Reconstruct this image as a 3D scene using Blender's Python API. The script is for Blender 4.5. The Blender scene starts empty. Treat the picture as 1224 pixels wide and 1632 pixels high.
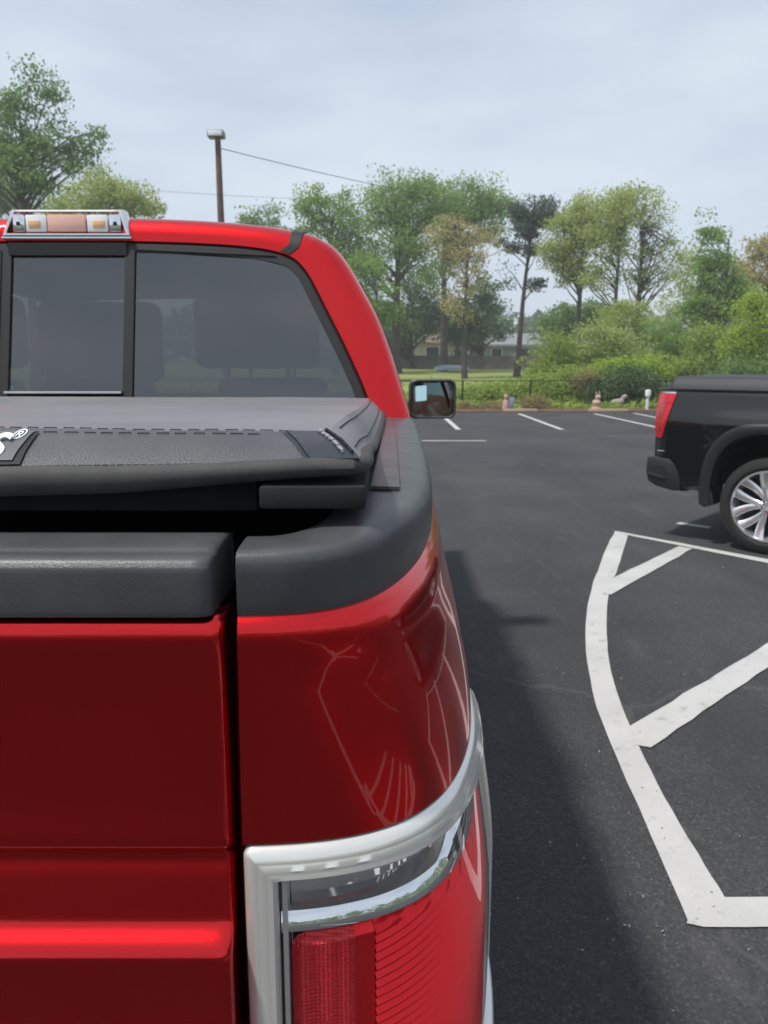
import bpy, bmesh, math, random
import numpy as np
from mathutils import Vector, Matrix, noise as mnoise

random.seed(7); rng = np.random.default_rng(7)
R = math.radians; PI = math.pi
scn = bpy.context.scene
col = scn.collection

# ------------------------------------------------------------------ camera, sky, sun, exposure
CAM_H = 1.56; PITCH = math.atan(236 / 1224.0)
cam = bpy.data.cameras.new('camera'); camo = bpy.data.objects.new('camera', cam); col.objects.link(camo)
camo.location = (0, 0, CAM_H); camo.rotation_euler = (PI / 2 - PITCH, 0, 0)
cam.sensor_fit = 'VERTICAL'; cam.sensor_height = 24; cam.lens = 18
cam.clip_start = .02; cam.clip_end = 2000
cam.dof.use_dof = True; cam.dof.focus_distance = .95; cam.dof.aperture_fstop = 7.5
scn.camera = camo

SUN = Vector((-.40, -.20, .88)).normalized()
w = bpy.data.worlds.new('World'); scn.world = w; w.use_nodes = True
nt = w.node_tree; nt.nodes.clear()
N = nt.nodes.new; L = nt.links.new
sky = N('ShaderNodeTexSky'); sky.sky_type = 'NISHITA'; sky.sun_disc = False
sky.sun_elevation = math.asin(SUN.z); sky.sun_rotation = math.atan2(SUN.x, SUN.y)
sky.air_density = 1.0; sky.dust_density = 3.0; sky.ozone_density = 1.5
tc = N('ShaderNodeTexCoord'); mp = N('ShaderNodeMapping'); mp.inputs['Scale'].default_value = (1.6, 1.6, 5.5)
L(tc.outputs['Generated'], mp.inputs['Vector'])
n1 = N('ShaderNodeTexNoise'); n1.inputs['Scale'].default_value = 1.5; n1.inputs['Detail'].default_value = 5; n1.inputs['Roughness'].default_value = .5
L(mp.outputs[0], n1.inputs['Vector'])
cr = N('ShaderNodeValToRGB')
cr.color_ramp.elements[0].position = .33; cr.color_ramp.elements[0].color = (4.6, 5.45, 6.75, 1)
cr.color_ramp.elements[1].position = .68; cr.color_ramp.elements[1].color = (6.9, 7.6, 8.4, 1)
L(n1.outputs['Fac'], cr.inputs['Fac'])
mx = N('ShaderNodeMix'); mx.data_type = 'RGBA'; mx.inputs['Factor'].default_value = .86
L(sky.outputs[0], mx.inputs['A']); L(cr.outputs[0], mx.inputs['B'])
bg = N('ShaderNodeBackground'); bg.inputs['Strength'].default_value = .080
sx = N('ShaderNodeSeparateXYZ'); L(tc.outputs['Generated'], sx.inputs[0])
hr = N('ShaderNodeMapRange'); hr.inputs['From Min'].default_value = 0.; hr.inputs['From Max'].default_value = .35; hr.inputs['To Min'].default_value = .55; hr.inputs['To Max'].default_value = 0.
L(sx.outputs['Z'], hr.inputs['Value'])
mh = N('ShaderNodeMix'); mh.data_type = 'RGBA'; L(hr.outputs[0], mh.inputs['Factor']); L(mx.outputs['Result'], mh.inputs['A']); mh.inputs['B'].default_value = (7.0, 7.9, 8.7, 1)
L(mh.outputs['Result'], bg.inputs['Color'])
wo = N('ShaderNodeOutputWorld'); L(bg.outputs[0], wo.inputs['Surface'])

sl = bpy.data.lights.new('sun', 'SUN'); sl.energy = 2.8; sl.angle = R(4.5); sl.color = (1, .95, .87)
so = bpy.data.objects.new('sun', sl); col.objects.link(so)
so.rotation_euler = (-SUN).to_track_quat('-Z', 'Y').to_euler(); so.location = (-10, -6, 25)

scn.view_settings.view_transform = 'Standard'; scn.view_settings.look = 'None'
scn.view_settings.exposure = 0.55; scn.view_settings.gamma = 1.0; scn.view_settings.use_curve_mapping = False
scn.cycles.max_bounces = 8; scn.cycles.transparent_max_bounces = 24
scn.cycles.use_denoising = True

# ------------------------------------------------------------------ materials
M = {}
def mat(name, rgb, rough=.5, metal=0., spec=.5, coat=0., coat_rough=.03, trans=0., ior=1.45):
    m = bpy.data.materials.new(name); m.use_nodes = True
    b = m.node_tree.nodes['Principled BSDF']
    b.inputs['Base Color'].default_value = (*rgb, 1); b.inputs['Roughness'].default_value = rough
    b.inputs['Metallic'].default_value = metal; b.inputs['Specular IOR Level'].default_value = spec
    b.inputs['Coat Weight'].default_value = coat; b.inputs['Coat Roughness'].default_value = coat_rough
    b.inputs['Transmission Weight'].default_value = trans; b.inputs['IOR'].default_value = ior
    M[name] = m; return m
def bs(m): return m.node_tree.nodes['Principled BSDF']
def nd(m, t, **kw):
    n = m.node_tree.nodes.new(t)
    for k, v in kw.items(): setattr(n, k, v)
    return n
def lk(m, a, b): m.node_tree.links.new(a, b)
def coords(m, scale=1., kind='Object'):
    t = nd(m, 'ShaderNodeTexCoord'); p = nd(m, 'ShaderNodeMapping')
    p.inputs['Scale'].default_value = (scale,) * 3 if not hasattr(scale, '__len__') else scale
    lk(m, t.outputs[kind], p.inputs['Vector']); return p.outputs[0]
def noise(m, vec, scale, detail=4, rough=.55):
    n = nd(m, 'ShaderNodeTexNoise'); n.inputs['Scale'].default_value = scale
    n.inputs['Detail'].default_value = detail; n.inputs['Roughness'].default_value = rough
    if vec is not None: lk(m, vec, n.inputs['Vector'])
    return n.outputs['Fac']
def ramp(m, fac, stops):
    r = nd(m, 'ShaderNodeValToRGB'); e = r.color_ramp.elements
    while len(e) < len(stops): e.new(.5)
    for q, (p, c) in zip(e, stops):
        q.position = p; q.color = (*c, 1) if len(c) == 3 else c
    lk(m, fac, r.inputs['Fac']); return r.outputs['Color']
def mixc(m, fac, a, b, mode='MIX'):
    x = nd(m, 'ShaderNodeMix', data_type='RGBA', blend_type=mode)
    if isinstance(fac, (int, float)): x.inputs['Factor'].default_value = fac
    else: lk(m, fac, x.inputs['Factor'])
    for s, v in (('A', a), ('B', b)):
        if isinstance(v, tuple): x.inputs[s].default_value = (*v, 1)
        else: lk(m, v, x.inputs[s])
    return x.outputs['Result']
def bump(m, h, strength=.3, dist=.01, to=None):
    b = nd(m, 'ShaderNodeBump'); b.inputs['Strength'].default_value = strength; b.inputs['Distance'].default_value = dist
    lk(m, h, b.inputs['Height']); lk(m, b.outputs[0], (to or bs(m).inputs['Normal'])); return b
def varied(name, c0, c1, scale, rough=.6, bump_s=0., bump_scale=None, bump_d=.01, **kw):
    m = mat(name, c0, rough, **kw); v = coords(m)
    lk(m, ramp(m, noise(m, v, scale), [(.3, c0), (.7, c1)]), bs(m).inputs['Base Color'])
    if bump_s: bump(m, noise(m, v, bump_scale or scale * 4, 3), bump_s, bump_d)
    return m

# candy red metallic with clear coat, faint flake and dust
m = mat('red_paint', (.60, .003, .010), .25, 1., .5, .8, .02); bs(m).inputs['Coat Tint'].default_value = (1, .45, .45, 1); v = coords(m)
ds = nd(m, 'ShaderNodeTexVoronoi'); ds.inputs['Scale'].default_value = 85; lk(m, v, ds.inputs['Vector'])
d1 = ramp(m, ds.outputs['Distance'], [(.035, (1,) * 3), (.07, (0,) * 3)]); d2 = ramp(m, noise(m, v, 16, 4), [(.50, (0,) * 3), (.66, (.9,) * 3)])
dustf = mixc(m, 1., d1, d2, 'MULTIPLY')
fl = nd(m, 'ShaderNodeTexVoronoi'); fl.inputs['Scale'].default_value = 2600; lk(m, v, fl.inputs['Vector'])
lk(m, mixc(m, dustf, mixc(m, .45, (.74, .002, .008), ramp(m, fl.outputs['Color'], [(0, (.44, .001, .004)), (1, (.95, .008, .016))])), (.42, .34, .32)), bs(m).inputs['Base Color'])
lk(m, ramp(m, noise(m, v, 7, 6), [(.35, (.012,) * 3), (.75, (.06,) * 3)]), bs(m).inputs['Coat Roughness'])
bump(m, noise(m, v, 1600, 1), .10, .0003)
m = mat('red_dull', (.10, .004, .006), .6)
m = mat('black_plastic', (.022, .023, .025), .5); v = coords(m)
lk(m, ramp(m, noise(m, v, 14, 6), [(.3, (.052, .054, .058)), (.75, (.080, .082, .087))]), bs(m).inputs['Base Color'])
lk(m, ramp(m, noise(m, v, 22, 5), [(.3, (.29,) * 3), (.8, (.42,) * 3)]), bs(m).inputs['Roughness'])
bump(m, noise(m, v, 750, 2), .5, .0008)
sc_ = noise(m, coords(m, (30, 160, 160)), 1.0, 5, .7); bc_ = [l.from_socket for l in m.node_tree.links if l.to_socket == bs(m).inputs['Base Color']][0]
lk(m, mixc(m, ramp(m, sc_, [(.66, (0,) * 3), (.74, (.30,) * 3)]), bc_, (.20, .20, .20)), bs(m).inputs['Base Color'])
m = mat('vinyl_top', (.05, .052, .056), .48, spec=.6); v = coords(m)
lk(m, ramp(m, noise(m, v, 5, 6), [(.3, (.140, .143, .156)), (.75, (.190, .193, .206))]), bs(m).inputs['Base Color'])
bump(m, noise(m, v, 620, 2), .25, .0006)
m = mat('vinyl_grain', (.03, .031, .034), .46, spec=.6); v = coords(m)
vo = nd(m, 'ShaderNodeTexVoronoi'); vo.inputs['Scale'].default_value = 520; lk(m, v, vo.inputs['Vector'])
bump(m, vo.outputs['Distance'], .5, .0012)
lk(m, ramp(m, noise(m, v, 9, 6), [(.3, (.050, .051, .056)), (.75, (.078, .079, .084))]), bs(m).inputs['Base Color'])
m = mat('vinyl_smooth', (.024, .026, .034), .40); bump(m, noise(m, coords(m), 300, 2), .2, .0005)
m = varied('hem_fabric', (.036, .036, .037), (.06, .058, .057), 25, .72, .35, 500, .001)
mat('thread', (.006, .006, .008), .7); mat('thread_light', (.25, .26, .28), .7)
mat('rubber', (.012, .012, .013), .7); mat('dark_void', (.012, .013, .015), .9)
mat('text_white', (.8, .82, .84), .5); mat('patch', (.105, .107, .118), .5)
m = varied('foam_block', (.009, .010, .012), (.017, .017, .018), 30, .85, .3, 400, .001)
mat('chrome', (.82, .83, .85), .04, 1.); mat('satin_chrome', (.74, .73, .70), .16, 1.)
m = mat('bezel_chrome', (.76, .75, .71), .3, .55, .5, .6, .05); lk(m, ramp(m, noise(m, coords(m), 30, 4), [(.3, (.16,) * 3), (.8, (.30,) * 3)]), bs(m).inputs['Roughness'])
mat('lens_red', (.86, .002, .010), .28, .6, .5, .3, .03)
m = mat('lens_hex', (.66, .008, .022), .30, .25, .5, .3, .03); v = coords(m, (1, 1, 1))
vo = nd(m, 'ShaderNodeTexVoronoi'); vo.inputs['Scale'].default_value = 230; vo.inputs['Randomness'].default_value = .12; lk(m, v, vo.inputs['Vector'])
bump(m, vo.outputs['Distance'], .8, .003)
lk(m, ramp(m, vo.outputs['Distance'], [(.12, (1., .03, .05)), (.55, (.55, .001, .008))]), bs(m).inputs['Base Color'])
mat('lens_red_dark', (.30, .004, .010), .2, 0, .5, 1., .03); mat('lens_amber', (.80, .45, .22), .15, 0, .5, 1.)
mat('lens_red_truck', (.58, .006, .014), .3, .3, .5, .6, .05); mat('lens_pink', (.80, .46, .38), .15, 0, .5, 1.); mat('lens_bright', (.82, .84, .84), .2, 0, .6, 1.)
mat('interior', (.018, .018, .019), .8); mat('headliner', (.10, .10, .10), .9); mat('seat_cloth', (.03, .03, .031), .85)
mat('tyre', (.018, .018, .018), .8); bump(M['tyre'], noise(M['tyre'], coords(M['tyre']), 80), .3, .003)
mat('alloy', (.80, .81, .82), .22, .85); mat('alloy_dark', (.03, .03, .032), .4, .6); mat('brake_metal', (.12, .11, .10), .5, .8)
m = mat('black_paint', (.003, .0035, .004), .5, 0., .2, 1., .02); lk(m, ramp(m, noise(m, coords(m), 6, 5), [(.3, (.012,) * 3), (.8, (.05,) * 3)]), bs(m).inputs['Coat Roughness'])
mat('black_trim', (.016, .017, .018), .5); mat('cover_black', (.022, .025, .030), .6)

def glass(name, tint, refl, rough=.0):
    m = bpy.data.materials.new(name); m.use_nodes = True; t = m.node_tree; t.nodes.clear()
    o = t.nodes.new('ShaderNodeOutputMaterial'); tr = t.nodes.new('ShaderNodeBsdfTransparent'); tr.inputs[0].default_value = (*tint, 1)
    g = t.nodes.new('ShaderNodeBsdfGlossy'); g.inputs['Roughness'].default_value = rough; g.inputs['Color'].default_value = (1, 1, 1, 1)
    f = t.nodes.new('ShaderNodeLayerWeight'); f.inputs['Blend'].default_value = .5      # Schlick, the same from both sides
    pw = t.nodes.new('ShaderNodeMath'); pw.operation = 'POWER'; pw.inputs[1].default_value = 5
    ma = t.nodes.new('ShaderNodeMath'); ma.operation = 'MULTIPLY_ADD'; ma.inputs[1].default_value = .92; ma.inputs[2].default_value = refl + .045
    ma.use_clamp = True; x = t.nodes.new('ShaderNodeMixShader')
    t.links.new(f.outputs['Facing'], pw.inputs[0]); t.links.new(pw.outputs[0], ma.inputs[0]); t.links.new(ma.outputs[0], x.inputs[0])
    t.links.new(tr.outputs[0], x.inputs[1]); t.links.new(g.outputs[0], x.inputs[2]); t.links.new(x.outputs[0], o.inputs[0])
    M[name] = m; return m
glass('privacy_glass', (.075, .09, .09), .10, .01); glass('clear_glass', (.85, .90, .89), .02); glass('lens_cover', (.97, .97, .97), -.022, .01)
mat('mirror_glass', (.20, .30, .30), .02, 1.); mat('spot_mirror', (.62, .86, .82), .08, 1.)

# asphalt
m = mat('asphalt', (.05, .05, .05), .82, spec=.35); v = coords(m)
base = ramp(m, noise(m, v, .55, 7, .62), [(.28, (.033, .0345, .039)), (.72, (.066, .067, .070))])
sp = nd(m, 'ShaderNodeTexVoronoi'); sp.inputs['Scale'].default_value = 130; lk(m, v, sp.inputs['Vector'])
agg = ramp(m, sp.outputs['Color'], [(.0, (.55,) * 3), (.75, (1.0,) * 3), (.97, (1.75,) * 3)])
c1 = mixc(m, 1., base, agg, 'MULTIPLY')
sm = noise(m, coords(m, (1.6, .5, 1)), 1.6, 8, .7)
st_ = noise(m, coords(m, (.9, .28, 1)), 1.1, 6, .6); c1 = mixc(m, ramp(m, st_, [(.36, (.45,) * 3), (.52, (0,) * 3)]), c1, (.026, .027, .030))
c2 = mixc(m, ramp(m, sm, [(.58, (0,) * 3), (.80, (.5,) * 3)]), c1, (.12, .115, .11))
cv = nd(m, 'ShaderNodeTexVoronoi', feature='DISTANCE_TO_EDGE'); cv.inputs['Scale'].default_value = .16
wv = nd(m, 'ShaderNodeVectorMath', operation='ADD'); wn = nd(m, 'ShaderNodeTexNoise'); wn.inputs['Scale'].default_value = 1.2; wn.inputs['Detail'].default_value = 6
lk(m, v, wn.inputs['Vector']); lk(m, v, wv.inputs[0]); lk(m, wn.outputs['Color'], wv.inputs[1]); lk(m, wv.outputs[0], cv.inputs['Vector'])
ck = ramp(m, cv.outputs['Distance'], [(.0, (.4,) * 3), (.003, (0,) * 3)])
c3 = mixc(m, ck, c2, (.095, .093, .09))
ps = noise(m, v, 26, 2, .5); c4 = mixc(m, ramp(m, ps, [(.76, (0,) * 3), (.80, (.7,) * 3)]), c3, (.26, .25, .23))
lk(m, c4, bs(m).inputs['Base Color']); bump(m, sp.outputs['Distance'], .5, .004)
m = mat('road_paint', (.5, .5, .5), .7); v = coords(m)
wr = noise(m, v, 9, 9, .72)
fine = noise(m, v, 190, 2)
c = mixc(m, ramp(m, wr, [(.57, (0,) * 3), (.72, (.75,) * 3)]), ramp(m, noise(m, v, 3, 6), [(.3, (.40, .40, .395)), (.7, (.48, .48, .475))]), (.13, .13, .13))
c = mixc(m, ramp(m, fine, [(.60, (0,) * 3), (.72, (.45,) * 3)]), c, (.2, .2, .2))
lk(m, c, bs(m).inputs['Base Color']); bump(m, noise(m, v, 140, 3), .4, .003)

m = varied('grass', (.145, .19, .038), (.23, .265, .07), .35, .9)
m = varied('mulch', (.07, .035, .022), (.16, .085, .05), 3, .95, .6, 30, .03)
varied('bark_grey', (.045, .038, .032), (.10, .085, .07), 3, .9, .6, 12, .05)
varied('bark_pole', (.10, .055, .042), (.17, .10, .078), 2, .85, .3, 20, .01)
varied('bark_pine', (.06, .045, .04), (.11, .08, .065), 3, .9, .6, 12, .05)
varied('fence_wood', (.085, .075, .068), (.15, .135, .125), 1.5, .9)
varied('house_wall', (.36, .33, .28), (.44, .40, .35), 1, .9); varied('house_wall_blue', (.15, .17, .20), (.20, .22, .25), 1, .9)
varied('brick_wall', (.26, .14, .10), (.34, .20, .15), 2, .9)
varied('shingle', (.16, .17, .18), (.22, .23, .24), 2, .9); varied('shingle_red', (.17, .12, .10), (.22, .16, .13), 2, .9)
mat('window_dark', (.02, .025, .03), .08); mat('window_trim', (.6, .6, .58), .6)
mat('fence_black', (.012, .013, .013), .5, .3); mat('lamp_metal', (.22, .23, .24), .5, .5); mat('wire', (.02, .02, .02), .7)
mat('hull_blue', (.30, .36, .44), .45); mat('pipe_white', (.62, .66, .62), .5); mat('stone_tan', (.42, .30, .22), .85)
mat('stone_pale', (.30, .27, .23), .85); mat('ornament_pink', (.45, .27, .26), .8); mat('ornament_blue', (.22, .28, .36), .6); mat('timber', (.42, .29, .20), .85)

def leafmat(name, a, b, trans=.48):
    m = bpy.data.materials.new(name); m.use_nodes = True; t = m.node_tree; t.nodes.clear()
    o = t.nodes.new('ShaderNodeOutputMaterial'); g = t.nodes.new('ShaderNodeNewGeometry')
    r = t.nodes.new('ShaderNodeValToRGB'); r.color_ramp.elements[0].color = (*a, 1); r.color_ramp.elements[1].color = (*b, 1)
    tcn = t.nodes.new('ShaderNodeTexCoord'); nz = t.nodes.new('ShaderNodeTexNoise'); nz.inputs['Scale'].default_value = .55; nz.inputs['Detail'].default_value = 3
    t.links.new(tcn.outputs['Object'], nz.inputs['Vector'])
    ad = t.nodes.new('ShaderNodeMath'); ad.operation = 'MULTIPLY_ADD'; ad.inputs[1].default_value = .45
    s2 = t.nodes.new('ShaderNodeMath'); s2.operation = 'MULTIPLY_ADD'; s2.inputs[1].default_value = 1.5; s2.inputs[2].default_value = -.45
    t.links.new(nz.outputs['Fac'], s2.inputs[0]); t.links.new(g.outputs['Random Per Island'], ad.inputs[0]); t.links.new(s2.outputs[0], ad.inputs[2])
    t.links.new(ad.outputs[0], r.inputs['Fac'])
    d = t.nodes.new('ShaderNodeBsdfDiffuse'); tl = t.nodes.new('ShaderNodeBsdfTranslucent'); x = t.nodes.new('ShaderNodeMixShader'); x.inputs[0].default_value = trans
    t.links.new(r.outputs[0], d.inputs[0]); t.links.new(r.outputs[0], tl.inputs[0])
    t.links.new(d.outputs[0], x.inputs[1]); t.links.new(tl.outputs[0], x.inputs[2]); t.links.new(x.outputs[0], o.inputs[0])
    M[name] = m
leafmat('leaf_green', (0.153, 0.260, 0.071), (0.319, 0.460, 0.142)); leafmat('leaf_mid', (0.130, 0.224, 0.077), (0.271, 0.389, 0.136))
leafmat('leaf_dark', (0.065, 0.118, 0.047), (0.165, 0.248, 0.094), .42); leafmat('leaf_light', (0.283, 0.366, 0.106), (0.472, 0.531, 0.201))
leafmat('leaf_yellow', (0.354, 0.330, 0.142), (0.543, 0.472, 0.236)); leafmat('leaf_bright', (0.236, 0.354, 0.047), (0.425, 0.543, 0.094))
leafmat('leaf_pine', (0.065, 0.106, 0.077), (0.130, 0.183, 0.124), .35); leafmat('leaf_far', (0.083, 0.153, 0.088), (0.153, 0.236, 0.118), .4)
leafmat('leaf_brown', (0.236, 0.201, 0.094), (0.389, 0.330, 0.153), .35); leafmat('leaf_weed', (0.224, 0.319, 0.065), (0.401, 0.496, 0.130))

# ------------------------------------------------------------------ helpers
def tag(o, label=None, cat=None, group=None, kind=None):
    for k, val in (('label', label), ('category', cat), ('group', group), ('kind', kind)):
        if val: o[k] = val
    return o
def empty(name, loc=(0, 0, 0), rz=0., label=None, cat=None, group=None):
    o = bpy.data.objects.new(name, None); col.objects.link(o); o.location = loc; o.rotation_euler = (0, 0, rz)
    o.empty_display_size = .2; return tag(o, label, cat, group)
class MB:
    def __init__(s): s.v = []; s.f = []
    def add(s, vs, fs):
        o = len(s.v); s.v += [tuple(p) for p in vs]; s.f += [tuple(i + o for i in f) for f in fs]; return s
    def grid(s, rows, cu=False, cv=False, flip=False):
        n = len(rows); k = len(rows[0]); vs = [p for r in rows for p in r]; fs = []
        for i in range(n if cv else n - 1):
            for j in range(k if cu else k - 1):
                a, b = i * k + j, i * k + (j + 1) % k; c, d = ((i + 1) % n) * k + (j + 1) % k, ((i + 1) % n) * k + j
                fs.append((a, d, c, b) if flip else (a, b, c, d))
        return s.add(vs, fs)
    def box(s, lo, hi):
        x0, y0, z0 = lo; x1, y1, z1 = hi
        return s.add([(x0,y0,z0),(x1,y0,z0),(x1,y1,z0),(x0,y1,z0),(x0,y0,z1),(x1,y0,z1),(x1,y1,z1),(x0,y1,z1)],
                     [(0,3,2,1),(4,5,6,7),(0,1,5,4),(1,2,6,5),(2,3,7,6),(3,0,4,7)])
    def bbox(s, lo, hi, r=.01, seg=2):
        b = bmesh.new(); bmesh.ops.create_cube(b, size=1)
        for q in b.verts: q.co = Vector([lo[i] + (q.co[i] + .5) * (hi[i] - lo[i]) for i in range(3)])
        bmesh.ops.bevel(b, geom=b.edges[:], offset=r, segments=seg, profile=.5, affect='EDGES')
        b.verts.index_update(); s.add([q.co for q in b.verts], [[q.index for q in f.verts] for f in b.faces]); b.free(); return s
    def prism(s, poly, axis, a0, a1, bev=0.):   # poly in the two other axes
        def P(u, v2, a): return {'x': (a, u, v2), 'y': (u, a, v2), 'z': (u, v2, a)}[axis]
        n = len(poly); b = bmesh.new()
        v0 = [b.verts.new(P(u, q, a0)) for u, q in poly]; v1 = [b.verts.new(P(u, q, a1)) for u, q in poly]
        b.faces.new(v0); b.faces.new(v1[::-1])
        for i in range(n): b.faces.new((v0[i], v1[i], v1[(i + 1) % n], v0[(i + 1) % n]))
        bmesh.ops.recalc_face_normals(b, faces=b.faces[:])
        if bev: bmesh.ops.bevel(b, geom=b.edges[:], offset=bev, segments=2, profile=.5, affect='EDGES')
        b.verts.index_update(); s.add([q.co for q in b.verts], [[q.index for q in f.verts] for f in b.faces]); b.free(); return s
    def tube(s, pts, rad, n=8, cap=True):
        pts = [Vector(p) for p in pts]; rows = []
        up = Vector((0, 0, 1)); 
        for i, p in enumerate(pts):
            t = (pts[min(i + 1, len(pts) - 1)] - pts[max(i - 1, 0)]).normalized()
            a = t.cross(up if abs(t.z) < .95 else Vector((1, 0, 0))).normalized(); b = t.cross(a)
            r = rad[i] if hasattr(rad, '__len__') else rad
            rows.append([p + a * (r * math.cos(2 * PI * k / n)) + b * (r * math.sin(2 * PI * k / n)) for k in range(n)])
        o = len(s.v); s.grid(rows, cu=True)
        if cap:
            s.f.append(tuple(o + k for k in range(n))[::-1]); e = o + (len(rows) - 1) * n; s.f.append(tuple(e + k for k in range(n)))
        return s
    def lathe(s, prof, n=32, axis='x', c=(0, 0, 0), cv=False):   # prof (along axis, radius)
        rows = []
        for a, r in prof:
            row = []
            for k in range(n):
                q = 2 * PI * k / n; u, w2 = r * math.cos(q), r * math.sin(q)
                row.append({'x': (c[0] + a, c[1] + u, c[2] + w2), 'y': (c[0] + u, c[1] + a, c[2] + w2), 'z': (c[0] + u, c[1] + w2, c[2] + a)}[axis])
            rows.append(row)
        return s.grid(rows, cu=True, cv=cv)
    def mirrored(s):
        q = MB(); q.v = [(-x, y, z) for x, y, z in s.v]; q.f = [tuple(f[::-1]) for f in s.f]; return q
    def build(s, name, m, parent=None, smooth=35, fixn=True, **kw):
        me = bpy.data.meshes.new(name); me.from_pydata(s.v, [], s.f)
        if fixn:
            b = bmesh.new(); b.from_mesh(me); bmesh.ops.recalc_face_normals(b, faces=b.faces[:]); b.to_mesh(me); b.free()
        if smooth:
            me.shade_smooth(); me.set_sharp_from_angle(angle=R(smooth))
        me.materials.append(M[m]); o = bpy.data.objects.new(name, me); col.objects.link(o)
        if parent: o.parent = parent
        return tag(o, **kw)
def both(mb, name, m, parent, **kw):
    return mb.build(name, m, parent, **kw), mb.mirrored().build(name, m, parent, **kw)
def solid(o, t, off=-1, bev=0):
    s = o.modifiers.new('solid', 'SOLIDIFY'); s.thickness = t; s.offset = off
    if bev:
        b = o.modifiers.new('bevel', 'BEVEL'); b.width = bev; b.segments = 2; b.limit_method = 'ANGLE'; b.angle_limit = R(40)
    return o
def crom(P, n=8):
    P = [np.array(p, float) for p in P]; out = []
    for i in range(len(P) - 1):
        a = P[i - 1] if i else 2 * P[0] - P[1]; b, c = P[i], P[i + 1]; d = P[i + 2] if i + 2 < len(P) else 2 * P[-1] - P[-2]
        for k in range(n):
            t = k / n; out.append(.5 * ((2 * b) + (c - a) * t + (2 * a - 5 * b + 4 * c - d) * t * t + (-a + 3 * b - 3 * c + d) * t ** 3))
    out.append(P[-1]); return np.array(out)
def resample(P, n):
    P = np.array(P, float); d = np.r_[0, np.cumsum(np.linalg.norm(np.diff(P, axis=0), axis=1))]
    t = np.linspace(0, d[-1], n); return np.stack([np.interp(t, d, P[:, k]) for k in range(P.shape[1])], 1)
def interp(x, pts):
    return float(np.interp(x, [p[0] for p in pts], [p[1] for p in pts]))
def sstep(a, b, x):
    t = min(1, max(0, (x - a) / (b - a))); return t * t * (3 - 2 * t)
def copy_tree(o, parent=None):
    c = o.copy(); col.objects.link(c); c.parent = parent
    for ch in list(o.children): copy_tree(ch, c)
    return c
CP, SP = math.cos(PITCH), math.sin(PITCH)
def at(px, py, Y):     # the place at distance Y seen at a point of the photograph (measured once, placed in metres)
    u = (px - 612) / 1224; t = (816 - py) / 1224; d = (u, CP + t * SP, -SP + t * CP); k = Y / d[1]
    return Vector((d[0] * k, Y, CAM_H + d[2] * k))

# ------------------------------------------------------------------ ground and parking lot
LOT_Y = 25.6
def terrain(x, y):
    z = 1.25 * sstep(27, 62, y) + 1.5 * sstep(62, 220, y) - .03
    return z + (.06 * math.sin(x * .21) * math.sin(y * .17 + 1) if y > 28 else 0)
xs = [-900, -400, -200, -120, -80] + list(range(-60, 61, 3)) + [80, 120, 200, 400, 900]
ys = [-900, -300, -100, -40, 0, 20, 25, 27] + list(range(29, 80, 3)) + [90, 110, 140, 180, 240, 400, 900]
g = MB().grid([[(x, y, terrain(x, y)) for x in xs] for y in ys])
g.build('ground', 'grass', kind='structure', fixn=False)
lot = MB().grid([[(x, y, 0) for x in (-45, -20, 0, 20, 45)] for y in (-40, -10, 5, 15, LOT_Y)]).build('parking_lot', 'asphalt', kind='structure', fixn=False)
MB().grid([[(x, y + .12 * math.sin(x * 1.7), .015 + .05 * (1 if 25.7 < y < 27 else 0)) for x in np.arange(-45, 45.1, .6)] for y in (25.55, 25.9, 26.6, 27.4)]).build('planting_bed', 'mulch', kind='structure', fixn=False)

def painted(poly, z=.004, parent=lot, name='painted_line'):
    P = []
    for i, p in enumerate(poly):          # hand-rolled edges: slightly uneven
        q = poly[(i + 1) % len(poly)]; d = math.dist(p, q); k = max(1, int(d / .12))
        for j in range(k):
            t = j / k; jit = .006 if j else .002
            P.append((p[0] + (q[0] - p[0]) * t + random.uniform(-jit, jit), p[1] + (q[1] - p[1]) * t + random.uniform(-jit, jit), z))
    b = bmesh.new(); f = b.faces.new([b.verts.new(p) for p in P]); bmesh.ops.recalc_face_normals(b, faces=[f])
    if f.normal.z < 0: f.normal_flip()
    bmesh.ops.triangulate(b, faces=[f])
    me = bpy.data.meshes.new(name); b.to_mesh(me); b.free(); me.materials.append(M['road_paint'])
    o = bpy.data.objects.new(name, me); col.objects.link(o); o.parent = parent; return o
def stripe(a, b, wd=.1, z=.004):
    a, b = Vector(a), Vector(b); d = (b - a).normalized(); n = Vector((-d.y, d.x)) * wd / 2
    painted([tuple(a + n), tuple(b + n), tuple(b - n), tuple(a - n)], z)
arc_o = crom([(2.19, 7.12), (1.783, 6.088), (1.408, 5.052), (1.186, 4.305), (1.057, 3.741), (.982, 3.3), (.945, 2.946), (.916, 2.569), (.892, 2.238), (.866, 1.915)], 4)
arc_i = crom([(2.275, 6.99), (1.90, 5.99), (1.537, 5.052), (1.312, 4.305), (1.174, 3.741), (1.10, 3.3), (1.055, 2.93), (1.028, 2.569), (1.016, 2.238), (1.013, 2.024)], 4)
painted([tuple(p) for p in arc_o] + [tuple(p) for p in arc_i[::-1]])
painted([(.93, 2.03), (1.02, 2.024), (2.6, 2.0), (3.4, 2.0), (3.4, 1.895), (.90, 1.900), (.858, 1.915)], .0055)
painted([(2.19, 7.125), (2.255, 6.94), (5.0, 3.42), (5.085, 3.49), (3.116, 6.04)], .0055)
painted([(1.56, 5.33), (1.51, 5.08), (1.56, 5.07), (2.64, 6.40), (2.56, 6.49)], .0065)
painted([(1.075, 3.12), (1.05, 2.95), (1.10, 2.93), (3.75, 5.44), (3.69, 5.53)], .0065)
painted([(1.5, 2.02), (1.62, 1.99), (4.66, 4.36), (4.6, 4.45)], .0065)
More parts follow.
